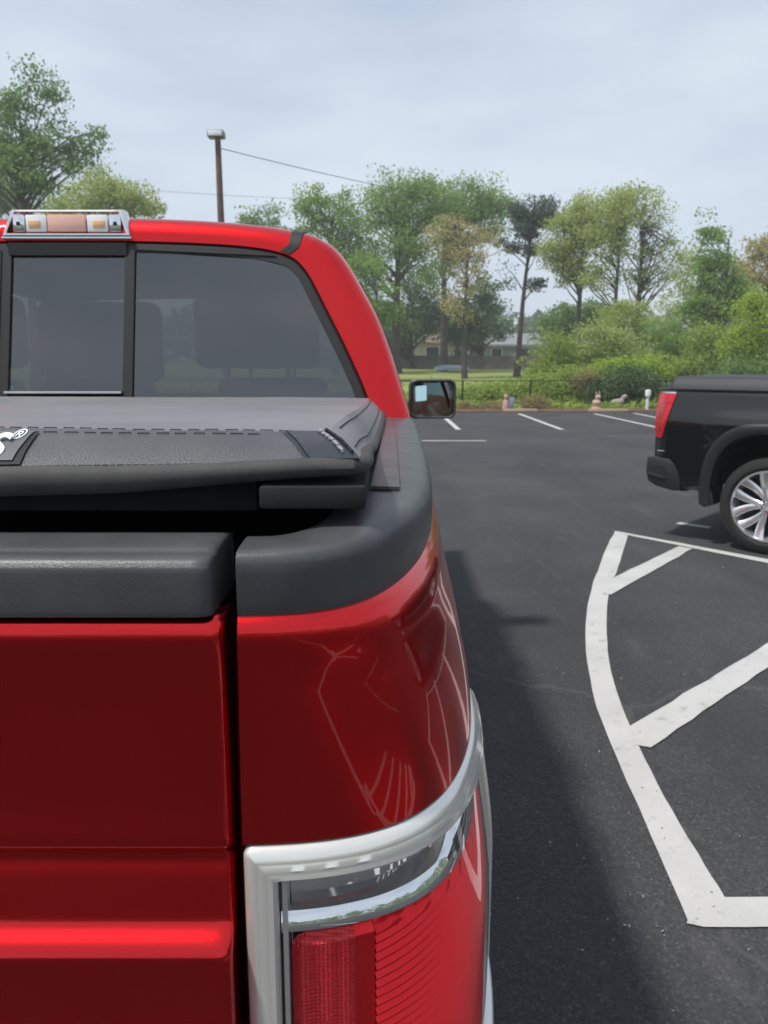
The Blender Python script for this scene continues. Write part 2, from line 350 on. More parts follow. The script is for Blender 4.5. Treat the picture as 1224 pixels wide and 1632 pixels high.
painted([(3.34, 1.99), (3.42, 1.90), (5.28, 3.60), (5.22, 3.69)], .007)
# stalls behind and beside the truck (out of frame, mirrored in its paint) and along the far edge
for x in (5.4, 8.0, 10.6): stripe((x, -4.6), (x + .02, .3))
ca = (2.55, -.55); ap = [(ca[0] + .95 * math.cos(R(q)), ca[1] + 1.15 * math.sin(R(q))) for q in range(85, 206, 10)]
for p_, q_ in zip(ap, ap[1:]): stripe(p_, q_, .11)
for k in range(1, 12, 2): stripe(ap[k], (ca[0] + .5, ap[k][1] - .15 + .03 * k), .08, .0055)
for x in (-2.35, 1.55): stripe((x, -.6), (x, -5.4)) if x > 0 else stripe((x, .5), (x, 5.6))
for x in (-5.0, -7.6, -10.2): stripe((x, .5), (x, 5.6))
for x0, x1 in ((1.80, 1.80), (4.30, 4.30), (6.85, 6.70), (9.5, 9.3), (12.1, 12.0), (-.8, -.8), (-3.4, -3.4), (-6, -6), (-8.6, -8.6)): stripe((x0, 18.6), (x1, 24.6), .13)
stripe((.7, 15.85), (2.10, 15.85), .13); stripe((2.93, 7.5), (3.16, 7.28), .1); stripe((8.05, 22.6), (8.05, 24.9), .13)

# ------------------------------------------------------------------ red pickup truck (local x right, y forward, tailgate face at y 0)
T = empty('pickup_truck', (-.911, .66, 0), 0, 'shiny red pickup truck with black vinyl bed cover, seen close from behind', 'pickup truck')
U0 = [(.779, .000), (.835, .004), (.870, .025), (.895, .057), (.918, .105), (.945, .19), (.964, .30), (.972, .43), (.979, .61), (.990, 1.04), (.995, 1.60)]
L0 = [(.776, .000), (.830, .002), (.893, .014), (.9435, .051), (.981, .112), (1.010, .211), (1.020, .318), (1.021, .427), (1.024, .64), (1.032, 1.04), (1.030, 1.60)]
I0 = [(.779, .078), (.795, .078), (.808, .080), (.820, .088), (.831, .112), (.840, .19), (.846, .30), (.850, .43), (.854, .61), (.860, 1.04), (.862, 1.60)]
NS = 8
U0, L0, I0 = [[(x + .011 * sstep(.5, 3.5, i), y - .06 * sstep(.8, 1.6, y)) for i, (x, y) in enumerate(Q)] for Q in (U0, L0, I0)]
def flare(z): return .026 * sstep(1.13, .86, z)
FW = np.array([sstep(1.6, 4.2, i / 8) for i in range(81)])[:, None]
UC, LC, IC = crom(U0, NS), crom(L0, NS), crom(I0, NS)
def smooth_curve(P, n=60):
    P = P.copy()
    for _ in range(n): P[1:-1] = .5 * P[1:-1] + .25 * (P[:-2] + P[2:])
    return P
UC, LC, IC = smooth_curve(UC, 70), smooth_curve(LC, 70), smooth_curve(IC, 20)
ZT, ZL = 1.333, 1.107
LIP = [(.70, 0), (1.28, 0), (1.305, .004), (1.318, .005), (1.328, .002), (1.335, -.005), (1.340, -.014)]
def plan_curve(z):
    q = min(1, max(0, (ZT - z) / (ZT - ZL))); q = 1 - (1 - q) ** 1.6
    P = UC * (1 - q) + LC * q
    t = np.gradient(P, axis=0); t /= np.linalg.norm(t, axis=1)[:, None]
    n = np.stack([t[:, 1], -t[:, 0]], 1)
    return P + n * FW * flare(z), n
def body_rows(zs, extra=0., sl=slice(None)):
    rows = []
    for z in zs:
        P, n = plan_curve(z); o = interp(z, LIP) + extra; Q = (P + n * o)[sl]
        rows.append([(q[0], q[1], z) for q in Q])
    return rows
LAMP_I = int(6.55 * NS)
# bed side above the lamp, all along; below the lamp line only forward of it, with a wheel arch
zs_up = [1.340, 1.337, 1.333, 1.328, 1.322, 1.315, 1.305, 1.293, 1.28, 1.26, 1.235, 1.21, 1.185, 1.16, 1.135, 1.118, 1.109]
up = MB().grid(body_rows(zs_up))
AX = 1.12; AZ = .42; AR = .50
rows = []
PL9 = plan_curve(1.0)[0]; _pc = {}
def PLC(z):
    k = round(z, 3)
    if k not in _pc: _pc[k] = plan_curve(k)
    return _pc[k]
for q in np.linspace(0, 1, 14):
    row = []
    for i in range(LAMP_I, len(PL9)):
        x, y = PL9[i]; zb = .62 if y < .75 else .55
        if abs(y - AX) < AR: zb = max(zb, AZ + math.sqrt(AR ** 2 - (y - AX) ** 2))
        z = 1.109 + (zb - 1.109) * q; P_, _n = PLC(z); row.append((P_[i][0] - .02 * sstep(.85, .55, z), y, z))
    rows.append(row)
up.grid(rows)
low = []
for z in (.655, .62, .60):       # under the lamp
    low.append([(p[0], p[1], z) for p in plan_curve(z)[0][:LAMP_I + 1]])
up.grid(low)
# return flange at the tailgate gap
P0 = [(UC[0] * (1 - (1 - (1 - min(1, max(0, (ZT - z) / (ZT - ZL)))) ** 1.6)) + LC[0] * (1 - (1 - min(1, max(0, (ZT - z) / (ZT - ZL)))) ** 1.6), z) for z in zs_up[2:] + [.9, .62]]
up.grid([[(p[0] + .0, p[1] + .0, z), (p[0] - .004, p[1] + .012, z), (p[0] - .004, p[1] + .09, z)] for p, z in P0])
both(up, 'bed_side', 'red_paint', T)
# black rail cap: rounded moulding over the bed corner and along the rail
CAP = [(.0, 1.334, .006), (.0, 1.345, .002), (.0, 1.364, .001), (.012, 1.380, .0), (.04, 1.393, 0), (.09, 1.402, 0), (.17, 1.4075, 0), (.40, 1.409, 0), (.70, 1.409, 0), (.88, 1.406, 0), (.97, 1.397, 0), (1., 1.384, 0), (1., 1.33, 0)]
CAPR = [(.0, 1.334, .006), (.0, 1.350, .003), (.0, 1.374, .002), (.012, 1.384, .0), (.045, 1.391, 0), (.10, 1.3945, 0), (.24, 1.396, 0), (.42, 1.3965, 0), (.70, 1.397, 0), (.85, 1.396, 0), (.94, 1.390, 0), (1., 1.378, 0), (1., 1.33, 0)]
tU = np.gradient(UC, axis=0); tU /= np.linalg.norm(tU, axis=1)[:, None]; nU = np.stack([tU[:, 1], -tU[:, 0]], 1)
bl_ = np.array([sstep(.8, 5.0, i / NS) for i in range(len(UC))])[:, None]
rows = []
for (f, z, ins), (f2, z2, ins2) in zip(CAP, CAPR):
    F = f * bl_ + f2 * (1 - bl_); Z = (z * bl_ + z2 * (1 - bl_))[:, 0]
    P = UC * (1 - F) + IC * F - nU * (ins * bl_ + ins2 * (1 - bl_)); rows.append([(p[0], p[1], zz) for p, zz in zip(P, Z)])
cp = MB().grid(rows)
end = [r[0] for r in rows]; cp.add(end, [tuple(range(len(end)))])
both(cp, 'bed_rail_cap', 'black_plastic', T, smooth=50)
strip = [(.895, .26, 1.4108), (.930, .26, 1.4098), (.935, .9, 1.4098), (.93, 1.50, 1.4098), (.91, 1.50, 1.4108), (.905, .8, 1.4108)]
sm_ = MB(); sm_.add([(p[0], p[1], p[2] + dz) for dz in (0, .004) for p in strip], [(6, 7, 8, 9, 10, 11), (0, 1, 7, 6), (1, 2, 8, 7), (2, 3, 9, 8), (3, 4, 10, 9), (4, 5, 11, 10), (5, 0, 6, 11)])
both(sm_, 'rail_strip', 'black_plastic', T)

# tailgate
TG = [(1.337, .030), (1.337, .012), (1.334, .003), (1.328, -.003), (1.319, -.006), (1.308, -.0055), (1.292, -.003), (1.27, .000), (1.24, .003), (1.19, .005), (1.145, .0035), (1.115, .000), (1.106, .0005),
      (1.100, .004), (1.094, .0085), (1.087, .0085), (1.075, .005), (1.05, -.001), (1.034, -.005), (1.028, -.0075), (1.023, -.0125), (1.017, -.0195), (1.010, -.0245), (1.000, -.027), (.95, -.028), (.88, -.028), (.78, -.02), (.71, -.01), (.695, .01), (.69, .04)]
TG = [tuple(p) for p in crom(TG, 3)]
HW = .766
xsT = [HW, HW, HW - .001, HW - .003, HW - .006, HW - .010, HW - .016, HW - .03, .60, .40, .2, 0]
rnd = [.06, .012, .008, .0045, .0018, .0006, .0001, 0, 0, 0, 0, 0]
xsF = [-x for x in xsT] + xsT[::-1][1:]; rF = rnd + rnd[::-1][1:]
tg = MB().grid([[(x, y + r, z) for x, r in zip(xsF, rF)] for z, y in TG])
tgo = tg.build('tailgate', 'red_paint', T)
cap = [(-.004, 1.3375), (-.006, 1.343), (-.006, 1.378), (-.004, 1.385), (.001, 1.390), (.012, 1.392), (.022, 1.391), (.030, 1.394), (.05, 1.396), (.08, 1.396), (.10, 1.392), (.105, 1.38), (.105, 1.34)]
cap = [tuple(p) for p in crom(cap, 3)]
cw = .757; xc = [cw, cw, cw - .001, cw - .004, cw - .009, cw - .016, .5, .2, 0]; rc = [.10, .011, .0065, .0028, .0007, 0, 0, 0, 0]
xf = [-x for x in xc] + xc[::-1][1:]; rcf = rc + rc[::-1][1:]
rows = []
for y, z in cap:
    rows.append([(x, min(.105, y + r), z - min(r, .011) * .35 * sstep(1.345, 1.39, z)) for x, r in zip(xf, rcf)])
MB().grid(rows).build('tailgate_cap', 'black_plastic', tgo, smooth=50)
MB().box((-.74, .03, .70), (.74, .065, 1.36)).build('inner_panel', 'dark_void', tgo, smooth=0)

# bed tub
tub = MB().box((-.86, .12, .80), (.86, 1.52, .86)).box((-.88, .125, .84), (-.845, 1.52, 1.385)).box((.845, .125, .84), (.88, 1.52, 1.385)).box((-.86, 1.47, .84), (.86, 1.50, 1.40))
tub.build('bed_tub', 'dark_void', T, smooth=0)
both(MB().box((.772, .06, .62), (.845, .118, 1.325)), 'bed_corner_post', 'dark_void', T, smooth=0)
MB().bbox((-.78, .125, 1.4085), (.78, .165, 1.446), .006).build('cover_crossbar', 'foam_block', T)
both(MB().bbox((.790, .072, 1.4215), (.893, .30, 1.4440), .003), 'cover_rail_end', 'foam_block', T)

# ---- soft bed cover
TC = MB(); rows = []
def wr(x, y): return .0022 * mnoise.noise(Vector((x * 3.1, y * 2.3, 1.7))) + .0010 * mnoise.noise(Vector((x * 11, y * 9, 4.)))
for y in np.linspace(.165, 1.528, 40):
    xr = .852 + .014 * sstep(.165, 1.5, y); row = []
    for x in np.linspace(-1, 1, 61):
        zt = 1.489 - .024 * sstep(.1, 1.4, y) + .004 * (1 - x * x)
        row.append((x * xr, y, zt + wr(x * xr, y)))
    rows.append(row)
tco = TC.grid(rows).build('tonneau_cover', 'vinyl_top', T)
RID = lambda x: 1.489 + .004 * (1 - (x / .852) ** 2) + wr(x, .165)
def hem_z(x): return 1.4480 + .0165 * (min(1., max(0., (abs(x) - .20) / .68)) ** 1.3) + .0016 * mnoise.noise(Vector((x * 6, 0, 0))) + .0010 * math.sin(x * 17)
def hem_r(x): return .0155 - .0067 * sstep(.50, .86, abs(x)) + .0010 * math.sin(x * 11)
def flap_pt(x, t):   # t 0 at the ridge, 1 at the hem seam
    xo = x * (1 + .042 * t); zr, zh = RID(x), hem_z(x) + .004
    return (xo, .165 - .083 * t - .004 * math.sin(PI * t), zr + (zh - zr) * t + .0035 * math.sin(PI * t) + .0012 * mnoise.noise(Vector((x * 9, t * 3, 2))))
def flap(x0, x1, name, m, lift=0.):
    xs_ = np.linspace(x0, x1, max(3, int(abs(x1 - x0) / .02)))
    return MB().grid([[tuple(np.array(flap_pt(x, t)) + [0, -lift, lift]) for x in xs_] for t in np.linspace(0, 1, 8)]).build(name, m, tco)
XS = .806
flap(-XS, XS, 'rear_flap', 'vinyl_grain'); flap(XS - .004, .852, 'corner_patch', 'vinyl_smooth', .0014); flap(-.852, -XS + .004, 'corner_patch', 'vinyl_smooth', .0014)
sf = []
for y in np.linspace(.165, 1.528, 30):
    xr = .852 + .014 * sstep(.165, 1.5, y); zt = 1.489 - .024 * sstep(.1, 1.4, y) + wr(xr, y)
    y2 = y - .083 * (1 - sstep(.165, .5, y)) 
    xo = xr * 1.042 if y < .3 else .8878 + (.905 - .8878) * sstep(.3, 1.4, y); zo = hem_z(.85) + .004 - .040 * sstep(.15, .7, y)
    sf.append([(xr + (xo - xr) * t, y + (y2 - y) * t, zt + (zo - zt) * t + .003 * math.sin(PI * t)) for t in np.linspace(0, 1, 6)])
sides = both(MB().grid(sf), 'side_flap', 'vinyl_top', tco)
hp = []
for y in np.linspace(1.528, .3, 14): 
    k = np.argmin([abs(r[-1][1] - y) for r in sf]); hp.append((sf[k][-1][0] + .002, sf[k][-1][1], sf[k][-1][2] - .008))
for x_, y_ in ((.892, .20), (.893, .13), (.890, .098), (.880, .082)): hp.append((x_, y_, hem_z(.85) - .0035))
for x in np.linspace(.84, -.84, 60): hp.append((x, .0795 + .0015 * mnoise.noise(Vector((x * 8, 3, 0))), hem_z(x) + .004 - .82 * hem_r(x)))
hp += [(-p[0], p[1], p[2]) for p in hp[:18][::-1]]
def flat_tube(pts, rh, rv, n=10):
    mb = MB(); pts = [Vector(p) for p in pts]; rows = []
    for i, p in enumerate(pts):
        t = (pts[min(i + 1, len(pts) - 1)] - pts[max(i - 1, 0)]); t.z = 0; t.normalize(); a = Vector((t.y, -t.x, 0))
        jit = (1 + .10 * mnoise.noise(p * 7)) * (hem_r(p.x) / rv if p.y < .12 else .0088 / rv)
        rows.append([p + a * (rh * math.cos(2 * PI * k / n)) + Vector((0, 0, rv * jit * (1 + .25 * math.cos(2 * PI * k / n)) * math.sin(2 * PI * k / n))) for k in range(n)])
    return mb.grid(rows, cu=True)
flat_tube(hp, .0075, .0135).build('hem', 'hem_fabric', tco)
def dashes(path, ln, gap, wd, th, m, name='stitching', seed=1):
    rr = random.Random(seed); mb = MB(); P = [Vector(p) for p in path]; acc = 0; i = 0; pos = P[0].copy(); seg = 0
    tot = [0]
    for a, b in zip(P, P[1:]): tot.append(tot[-1] + (b - a).length)
    def pt(d):
        k = max(0, min(len(P) - 2, int(np.searchsorted(tot, d)) - 1)); q = (d - tot[k]) / max(1e-9, tot[k + 1] - tot[k]); return P[k].lerp(P[k + 1], q)
    d = 0
    while d + ln < tot[-1]:
        l2 = ln * rr.uniform(.85, 1.1); a, b, c = pt(d), pt(d + l2 * .5), pt(d + l2); off = Vector((0, 0, th * rr.uniform(.2, .9)))
        mb.tube([a - Vector((0, 0, wd)), a + off, b + off, c + off, c - Vector((0, 0, wd))], wd, 5); d += l2 + gap * rr.uniform(.8, 1.3)
    return mb.build(name, m, tco)
dashes([(x, .168, RID(x) + .0006) for x in np.linspace(-.83, .83, 80)], .0125, .0065, .0006, .0005, 'thread', seed=2)
dashes([tuple(np.array(flap_pt(x, .15)) + [0, -.0005, .0006]) for x in np.linspace(-.78, .78, 80)], .0125, .007, .0006, .0005, 'thread', seed=3)
dashes([tuple(np.array(flap_pt(x, .97)) + [0, -.001, .0012]) for x in np.linspace(-.83, .83, 80)], .006, .002, .0007, .0003, 'thread', seed=4)
dashes([tuple(np.array(flap_pt(XS, t)) + [0, -.002, .0022]) for t in np.linspace(.05, .95, 10)], .005, .001, .0006, .0003, 'thread', seed=5)
for k in (1, -1):
    dashes([(k * p[0], p[1], p[2]) for p in [tuple(np.array(flap_pt(.841, t)) + [0, -.002, .003]) for t in np.linspace(.05, .95, 10)]], .009, .0035, .0017, .001, 'thread_light', seed=6)
    dashes([(k * (p[0] + .004), p[1], p[2]) for p in [tuple(np.array(flap_pt(.845, t)) + [0, -.001, .003]) for t in np.linspace(.0, .95, 10)]], .010, .003, .0016, .0008, 'thread', seed=7)
    dashes([(k * (r[1][0]), r[1][1], r[1][2] + .0008) for r in sf[2:]], .02, .003, .0008, .0006, 'thread', seed=8)
    dashes([(k * (r[4][0]), r[4][1], r[4][2] + .0008) for r in sf[1:]], .02, .003, .0008, .0006, 'thread', seed=9)
# name patch at the centre of the flap: a raised dark border, grey face, the last letter in view and its mark
px1 = .5998
def onflap(x, t, lift): return tuple(np.array(flap_pt(x, t)) + [0, -lift * .8, lift])
def patch(x0t, x0b, x1t, x1b, t0, t1, lift, name, m):
    return MB().grid([[onflap(a + (b - a) * q, t, lift) for q in np.linspace(0, 1, 12)] for t, a, b in [(t0 + (t1 - t0) * k / 6, x0t + (x0b - x0t) * k / 6, x1t + (x1b - x1t) * k / 6) for k in range(7)]]).build(name, m, tco)
patch(.02, .0, .546, .534, .17, .93, .0018, 'label_border', 'rubber')
patch(.024, .004, .5415, .527, .185, .87, .0030, 'label_face', 'patch')
def word(txt, x, t, size, shear, name, xs=1.):
    c = bpy.data.curves.new(name, 'FONT'); c.body = txt; c.size = size; c.shear = shear; c.extrude = .0004; c.offset = size * .004
    o = bpy.data.objects.new(name, c); col.objects.link(o); dg = bpy.context.evaluated_depsgraph_get()
    me = bpy.data.meshes.new_from_object(o.evaluated_get(dg)); bpy.data.objects.remove(o)
    a = Vector(onflap(x, t, .0036)); b = Vector(onflap(x + .02, t, .0036)); u = Vector(onflap(x, t - .15, .0036))
    ex = (b - a).normalized(); ey = (u - a); ey = (ey - ex * ey.dot(ex)).normalized(); ez = ex.cross(ey)
    ex = ex * xs; me.transform(Matrix(((ex.x, ey.x, ez.x, a.x), (ex.y, ey.y, ez.y, a.y), (ex.z, ey.z, ez.z, a.z), (0, 0, 0, 1))))
    me.materials.clear(); me.materials.append(M['text_white']); o = bpy.data.objects.new(name, me); col.objects.link(o); o.parent = tco; return o
word('s', .4955, .84, .090, .12, 'letter', .62); word('®', .5195, .43, .032, .1, 'registered_mark', .50)

# ---- tail lamp, built on the bed corner surface
LP, LN = plan_curve(1.0)
arc = np.r_[0, np.cumsum(np.linalg.norm(np.diff(LP, axis=0), axis=1))]
A1 = arc[LAMP_I]
def S(a, z, off):
    off = off + (flare(z) - flare(1.0)) * float(np.interp(a, arc, FW[:, 0]))
    x = np.interp(a, arc, LP[:, 0]) + np.interp(a, arc, LN[:, 0]) * off; y = np.interp(a, arc, LP[:, 1]) + np.interp(a, arc, LN[:, 1]) * off
    return (float(x), float(y), z)
def ring(a0, a1, z0, z1, r, d, n=6):
    a0 += d; a1 -= d; z0 += d; z1 -= d; r = max(.0006, r - d); P = []
    for cx, cz, q0 in ((a1 - r, z1 - r, 0), (a0 + r, z1 - r, 90), (a0 + r, z0 + r, 180), (a1 - r, z0 + r, 270)):
        for k in range(n + 1): q = R(q0 + 90 * k / n); P.append((cx + r * math.cos(q), cz + r * math.sin(q)))
    out = []   # subdivide long runs so that the ring follows the rounded corner
    for i, p in enumerate(P):
        q = P[(i + 1) % len(P)]; out.append(p)
        if math.dist(p, q) > .03:
            for j in range(1, 48): out.append((p[0] + (q[0] - p[0]) * j / 48, p[1] + (q[1] - p[1]) * j / 48))
    return out
def ringloft(a0, a1, z0, z1, r, prof):
    base = None; rows = []
    for d, off in prof: rows.append([S(a, z, off) for a, z in ring(a0, a1, z0, z1, r, d)])
    return MB().grid(rows, cu=True)
def patchS(a0, a1, z0, z1, na, nz, offf):
    return MB().grid([[S(a, z, offf(a, z)) for a in np.linspace(a0, a1, na)] for z in np.linspace(z1, z0, nz)])
Z0L = .655
def build_lamp(mirror):
    def B(mb, name, m, parent, **kw): return (mb.mirrored() if mirror else mb).build(name, m, parent, **kw)
    lamp = B(ringloft(.0, A1, Z0L, ZL, .010, [(.0, -.03), (.0, -.001), (.002, .003), (.006, .006), (.0115, .0092), (.0135, .0094), (.0155, .0098), (.0200, .0125), (.0225, .0121), (.0250, .0128), (.0285, .0135), (.0310, .0120), (.0325, .008), (.0335, -.034)]), 'tail_light', 'bezel_chrome', T, smooth=40)
    B(patchS(.03, A1 - .03, Z0L + .03, ZL - .03, 60, 4, lambda a, z: -.034), 'lamp_housing', 'chrome', lamp)
    # chrome bowl behind the clear strip: folded ledge
    bowl = MB(); rows = []
    for z, o in ((1.074, -.004), (1.070, -.022), (1.052, -.030), (1.034, -.029), (1.026, -.012), (1.016, -.006), (1.008, -.0045), (1.004, -.016)):
        rows.append([S(a, z, o) for a in np.linspace(.034, A1 - .034, 50)])
    B(bowl.grid(rows), 'reflector', 'chrome', lamp, smooth=25)
    B(MB().grid([[S(a, z, o) for z in (1.073, .69)] for a, o in ((.0335, -.02), (.036, -.003), (.041, -.002), (.043, -.018))]), 'reflector_edge', 'bezel_chrome', lamp)
    am = .108
    def rim(a, z, a0, a1, z1): return -.010 * (1 - sstep(0, .010, min(a - a0, a1 - a, z1 - z)))
    aR0, aR1, zR = .0435, A1 - .045, 1.004
    def corner(mb, a0, z1, r=.022):     # round the upper inner corner of the red block
        return mb
    hexm = MB(); rows = []
    for z in np.linspace(zR, .69, 60):
        row = []
        for q in np.linspace(0, 1, 24):
            dz = zR - z; a_in = aR0 + (.020 - math.sqrt(max(0, .020 ** 2 - (.020 - dz) ** 2)) if dz < .020 else 0)
            a = a_in + (am - a_in) * q; row.append(S(a, z, -.001 + rim(a, z, a_in, 9, zR)))
        rows.append(row)
    B(hexm.grid(rows), 'reflex_lens', 'lens_hex', lamp)
    ribs = patchS(am + .0006, am + .022, .69, zR, 8, 60, lambda a, z: -.004 + rim(a, z, 0, 9, zR))
    B(ribs, 'divider_lens', 'lens_red', lamp)
    rows = []; z_ = .69; PER = .0105
    for k in range(70):
        for fr, off in ((0., -.0110), (.46, -.0075), (.54, -.0075), (.999, -.0110)):
            zz = .62 + (k + fr) * PER; row = []
            for a in np.linspace(am + .0226, aR1, 44):
                z = min(zR, max(.69, zz + .20 * (a - am) + .35 * (a - am) ** 2)); row.append(S(a, z, (-off - .0125) + rim(a, z, 0, aR1, zR)))
            rows.append(row)
    B(MB().grid([r for r in rows if r[0][2] < zR - 1e-5 or r[-1][2] < zR - 1e-5]), 'ribbed_lens', 'lens_red', lamp, smooth=30, fixn=True)
    B(patchS(aR1 + .001, A1 - .033, .69, zR, 6, 20, lambda a, z: -.004), 'side_reflector', 'satin_chrome', lamp)
    B(patchS(.033, A1 - .033, .688, 1.074, 70, 10, lambda a, z: .0035), 'lens_cover', 'lens_cover', lamp)
    return lamp
build_lamp(False); build_lamp(True)
bp = [(-.005, .66), (-.10, .655), (-.155, .645), (-.165, .62), (-.165, .56), (-.15, .50), (-.10, .46), (-.02, .45)]
rows = []
for x in np.linspace(-1, 1, 41):
    e = abs(x) ** 6; rows.append([(x * .99, y + .10 * e * (1 if y < -.02 else 0), z) for y, z in bp])
solid(MB().grid(rows).build('rear_bumper', 'chrome', T), .01)
MB().box((-.7, .02, .45), (.7, 5.0, .52)).build('chassis', 'dark_void', T, smooth=0)

# ---- cab: roof, back panel with rear window, pillars, doors, nose
OUT = [(0, 1.998), (.2, 1.996), (.4, 1.987), (.55, 1.973), (.64, 1.958), (.69, 1.946), (.73, 1.927), (.765, 1.90), (.80, 1.855), (.84, 1.785), (.88, 1.71), (.91, 1.635), (.935, 1.56), (.96, 1.48), (.978, 1.42), (.988, 1.34)]
WIN = [(0, 1.914), (.2, 1.913), (.4, 1.906), (.53, 1.895), (.605, 1.880), (.645, 1.862), (.672, 1.835), (.695, 1.80), (.72, 1.75), (.75, 1.69), (.785, 1.62), (.815, 1.555), (.84, 1.50), (.862, 1.44), (.875, 1.40), (.885, 1.34)]
OUT = [(x + .010 * x, 1.56 + (z - 1.56) * (.975 if z > 1.56 else 1)) for x, z in OUT]; WIN = [(x + .010 * x, 1.56 + (z - 1.56) * (.975 if z > 1.56 else 1)) for x, z in WIN]
OC, WC = crom(OUT, 5), crom(WIN, 5)
def yb(z): return 1.535 + (z - 1.4) * .25
NO = OC * 0; tt = np.gradient(OC, axis=0); tt /= np.linalg.norm(tt, axis=1)[:, None]; NO = np.stack([-tt[:, 1], tt[:, 0]], 1)   # outward
NO = np.where((NO[:, :1] * OC[:, :1] + NO[:, 1:] * .5) < 0, -NO, NO)
def inset(P, n, d): return P - n * d
BROWS = []
for kind, d, dy in (('w', 0, .010), ('w', -.004, .002), ('o', .055, .0), ('o', .040, .0015), ('o', .026, .008), ('o', .014, .019), ('o', .006, .036), ('o', .0015, .062), ('o', 0, .10), ('o', 0, .26)):
    P = WC.copy() if kind == 'w' else inset(OC, NO, d)
    if kind == 'w' and d: P = WC + NO * .004
    if kind == 'o':   # the top panel is flatter: pull the rounding down over the roof edge
        pass
    BROWS.append([(p[0], yb(p[1]) + dy, p[1]) for p in P])
full = [[(-x, y, z) for x, y, z in r[::-1][:-1]] + r for r in BROWS]
MB().grid(full).build('cab_back', 'red_paint', T)
# ditch mouldings
kk = [i for i in range(len(OC)) if .640 <= OC[i][0] <= .682]
dm = MB().grid([[tuple(np.array(r[i]) + [0, -.003 * (1 if j < 6 else 0), .003]) for i in kk] for j, r in enumerate(BROWS[1:])] + [[(BROWS[-1][i][0], 3.2, BROWS[-1][i][2] + .004) for i in kk]])
both(dm, 'roof_ditch_moulding', 'black_trim', T)
nroof = max(i for i in range(len(OC)) if OC[i][0] < .775)
ro = []
for y, dz, sc in ((1.78, 0, 1), (2.3, .006, 1), (2.8, .002, 1), (3.1, -.018, .99), (3.3, -.05, .97)):
    row = [(p[0] * sc, y, p[1] + dz * (1 if p[0] < .7 else .6)) for p in OC[:nroof + 1]]
    ro.append([(-x, q, z) for x, q, z in row[::-1][:-1]] + row)
rf = MB().grid(ro).build('roof', 'red_paint', T); solid(rf, .03)
# rear window: fixed right and left panes, sliding middle pane, black frit frame
def on_back(x, z, off=0.): return (x, yb(z) + off, z)
fr = []
def wring(P, q):   # q 0 outside, 1 glass edge
    return [on_back(p[0], p[1], .008) for p in P]
WI = inset(WC, NO, .028)
half = [[on_back(p[0], p[1], .010) for p in WC], [on_back(p[0], p[1], .004) for p in inset(WC, NO, .006)], [on_back(p[0], p[1], .004) for p in WI], [on_back(p[0], p[1], .010) for p in inset(WC, NO, .031)]]
fl_ = [[(-x, y, z) for x, y, z in r[::-1][:-1]] + r for r in half]
wf = MB().grid(fl_)
XM = .170
wf.box((-XM, yb(1.868) + .001, 1.868), (XM, yb(1.90) + .016, 1.902))
for k in (1, -1):
    x0, x1 = sorted((k * (XM - .006), k * (XM + .022))); b_ = [(x0, 1.34), (x1, 1.34), (x1, 1.89), (x0, 1.89)]
    wf.add([on_back(x, z, .003) for x, z in b_] + [on_back(x, z, .014) for x, z in b_], [(0, 1, 2, 3), (4, 7, 6, 5), (0, 4, 5, 1), (1, 5, 6, 2), (2, 6, 7, 3), (3, 7, 4, 0)])
rw = wf.build('rear_window', 'black_trim', T)
def pane(x0, x1, z0, z1, off, name='pane'):
    xs_ = np.linspace(x0, x1, 14); rows = []
    for z in np.linspace(z0, z1, 10):
        rows.append([on_back(x, z, off) for x in xs_])
    return MB().grid(rows).build(name, 'privacy_glass', rw)
zi = WI[np.argsort(WI[:, 1])]
for k in (1, -1):
    rows = []
    for z in np.linspace(1.345, 1.878, 26):
        xr = min(float(np.interp(z, zi[:, 1], zi[:, 0])), .90); x0 = XM + .018
        rows.append([on_back(k * (x0 + (max(xr, x0 + .01) - x0) * q), z, .007) for q in np.linspace(0, 1, 12)])
    MB().grid(rows).build('pane', 'privacy_glass', rw)
pane(-XM + .004, XM - .004, 1.345, 1.872, .012, 'sliding_pane')
both(MB().tube([on_back(XM + .0225, 1.35, .002), on_back(XM + .0225, 1.878, .002), on_back(XM + .030, 1.884, .002), on_back(.60, 1.866, .002)], .0022, 6), 'seal', 'rubber', rw)
MB().bbox((-XM + .002, yb(1.44) - .004, 1.476), (XM - .004, yb(1.44) + .02, 1.484), .002).build('slider_rail', 'satin_chrome', rw)
# high brake light
def cz(x, z, off): return (x, yb(z) - .004 + off, z)
bl = MB(); rows = []
for hw, z0, z1, off in ((.173, 1.921, 1.995, .03), (.173, 1.920, 1.996, -.004), (.169, 1.922, 1.994, -.012), (.160, 1.927, 1.989, -.013), (.158, 1.929, 1.987, -.006)):
    row = []
    for q in np.linspace(-1, 1, 17): row.append(cz(q * (hw + .012), z0, off))
    for q in np.linspace(1, -1, 17): row.append(cz(q * (hw - .010), z1, off))
    rows.append(row)
blo = bl.grid(rows, cu=True).build('high_brake_light', 'satin_chrome', T)
def bit(x0, x1, z0, z1, off, m, name, r=.004):
    b = MB(); y = yb((z0 + z1) / 2) - .004 + off; b.bbox((x0, y, z0), (x1, y + .02, z1), r); return b.build(name, m, blo)
bit(-.055, .055, 1.9325, 1.9805, -.012, 'lens_pink', 'brake_lens'); 
for k in (1, -1):
    bit(min(k * .058, k * .118), max(k * .058, k * .118), 1.9325, 1.9805, -.010, 'lens_bright', 'cargo_lens'); bit(min(k * .075, k * .11), max(k * .075, k * .11), 1.9425, 1.9645, -.0135, 'lens_amber', 'bulb')
    bit(min(k * .121, k * .156), max(k * .121, k * .156), 1.9315, 1.9815, -.009, 'chrome', 'end_plate'); bit(k * .139 - .005, k * .139 + .005, 1.9505, 1.9605, -.013, 'rubber', 'screw', .002)
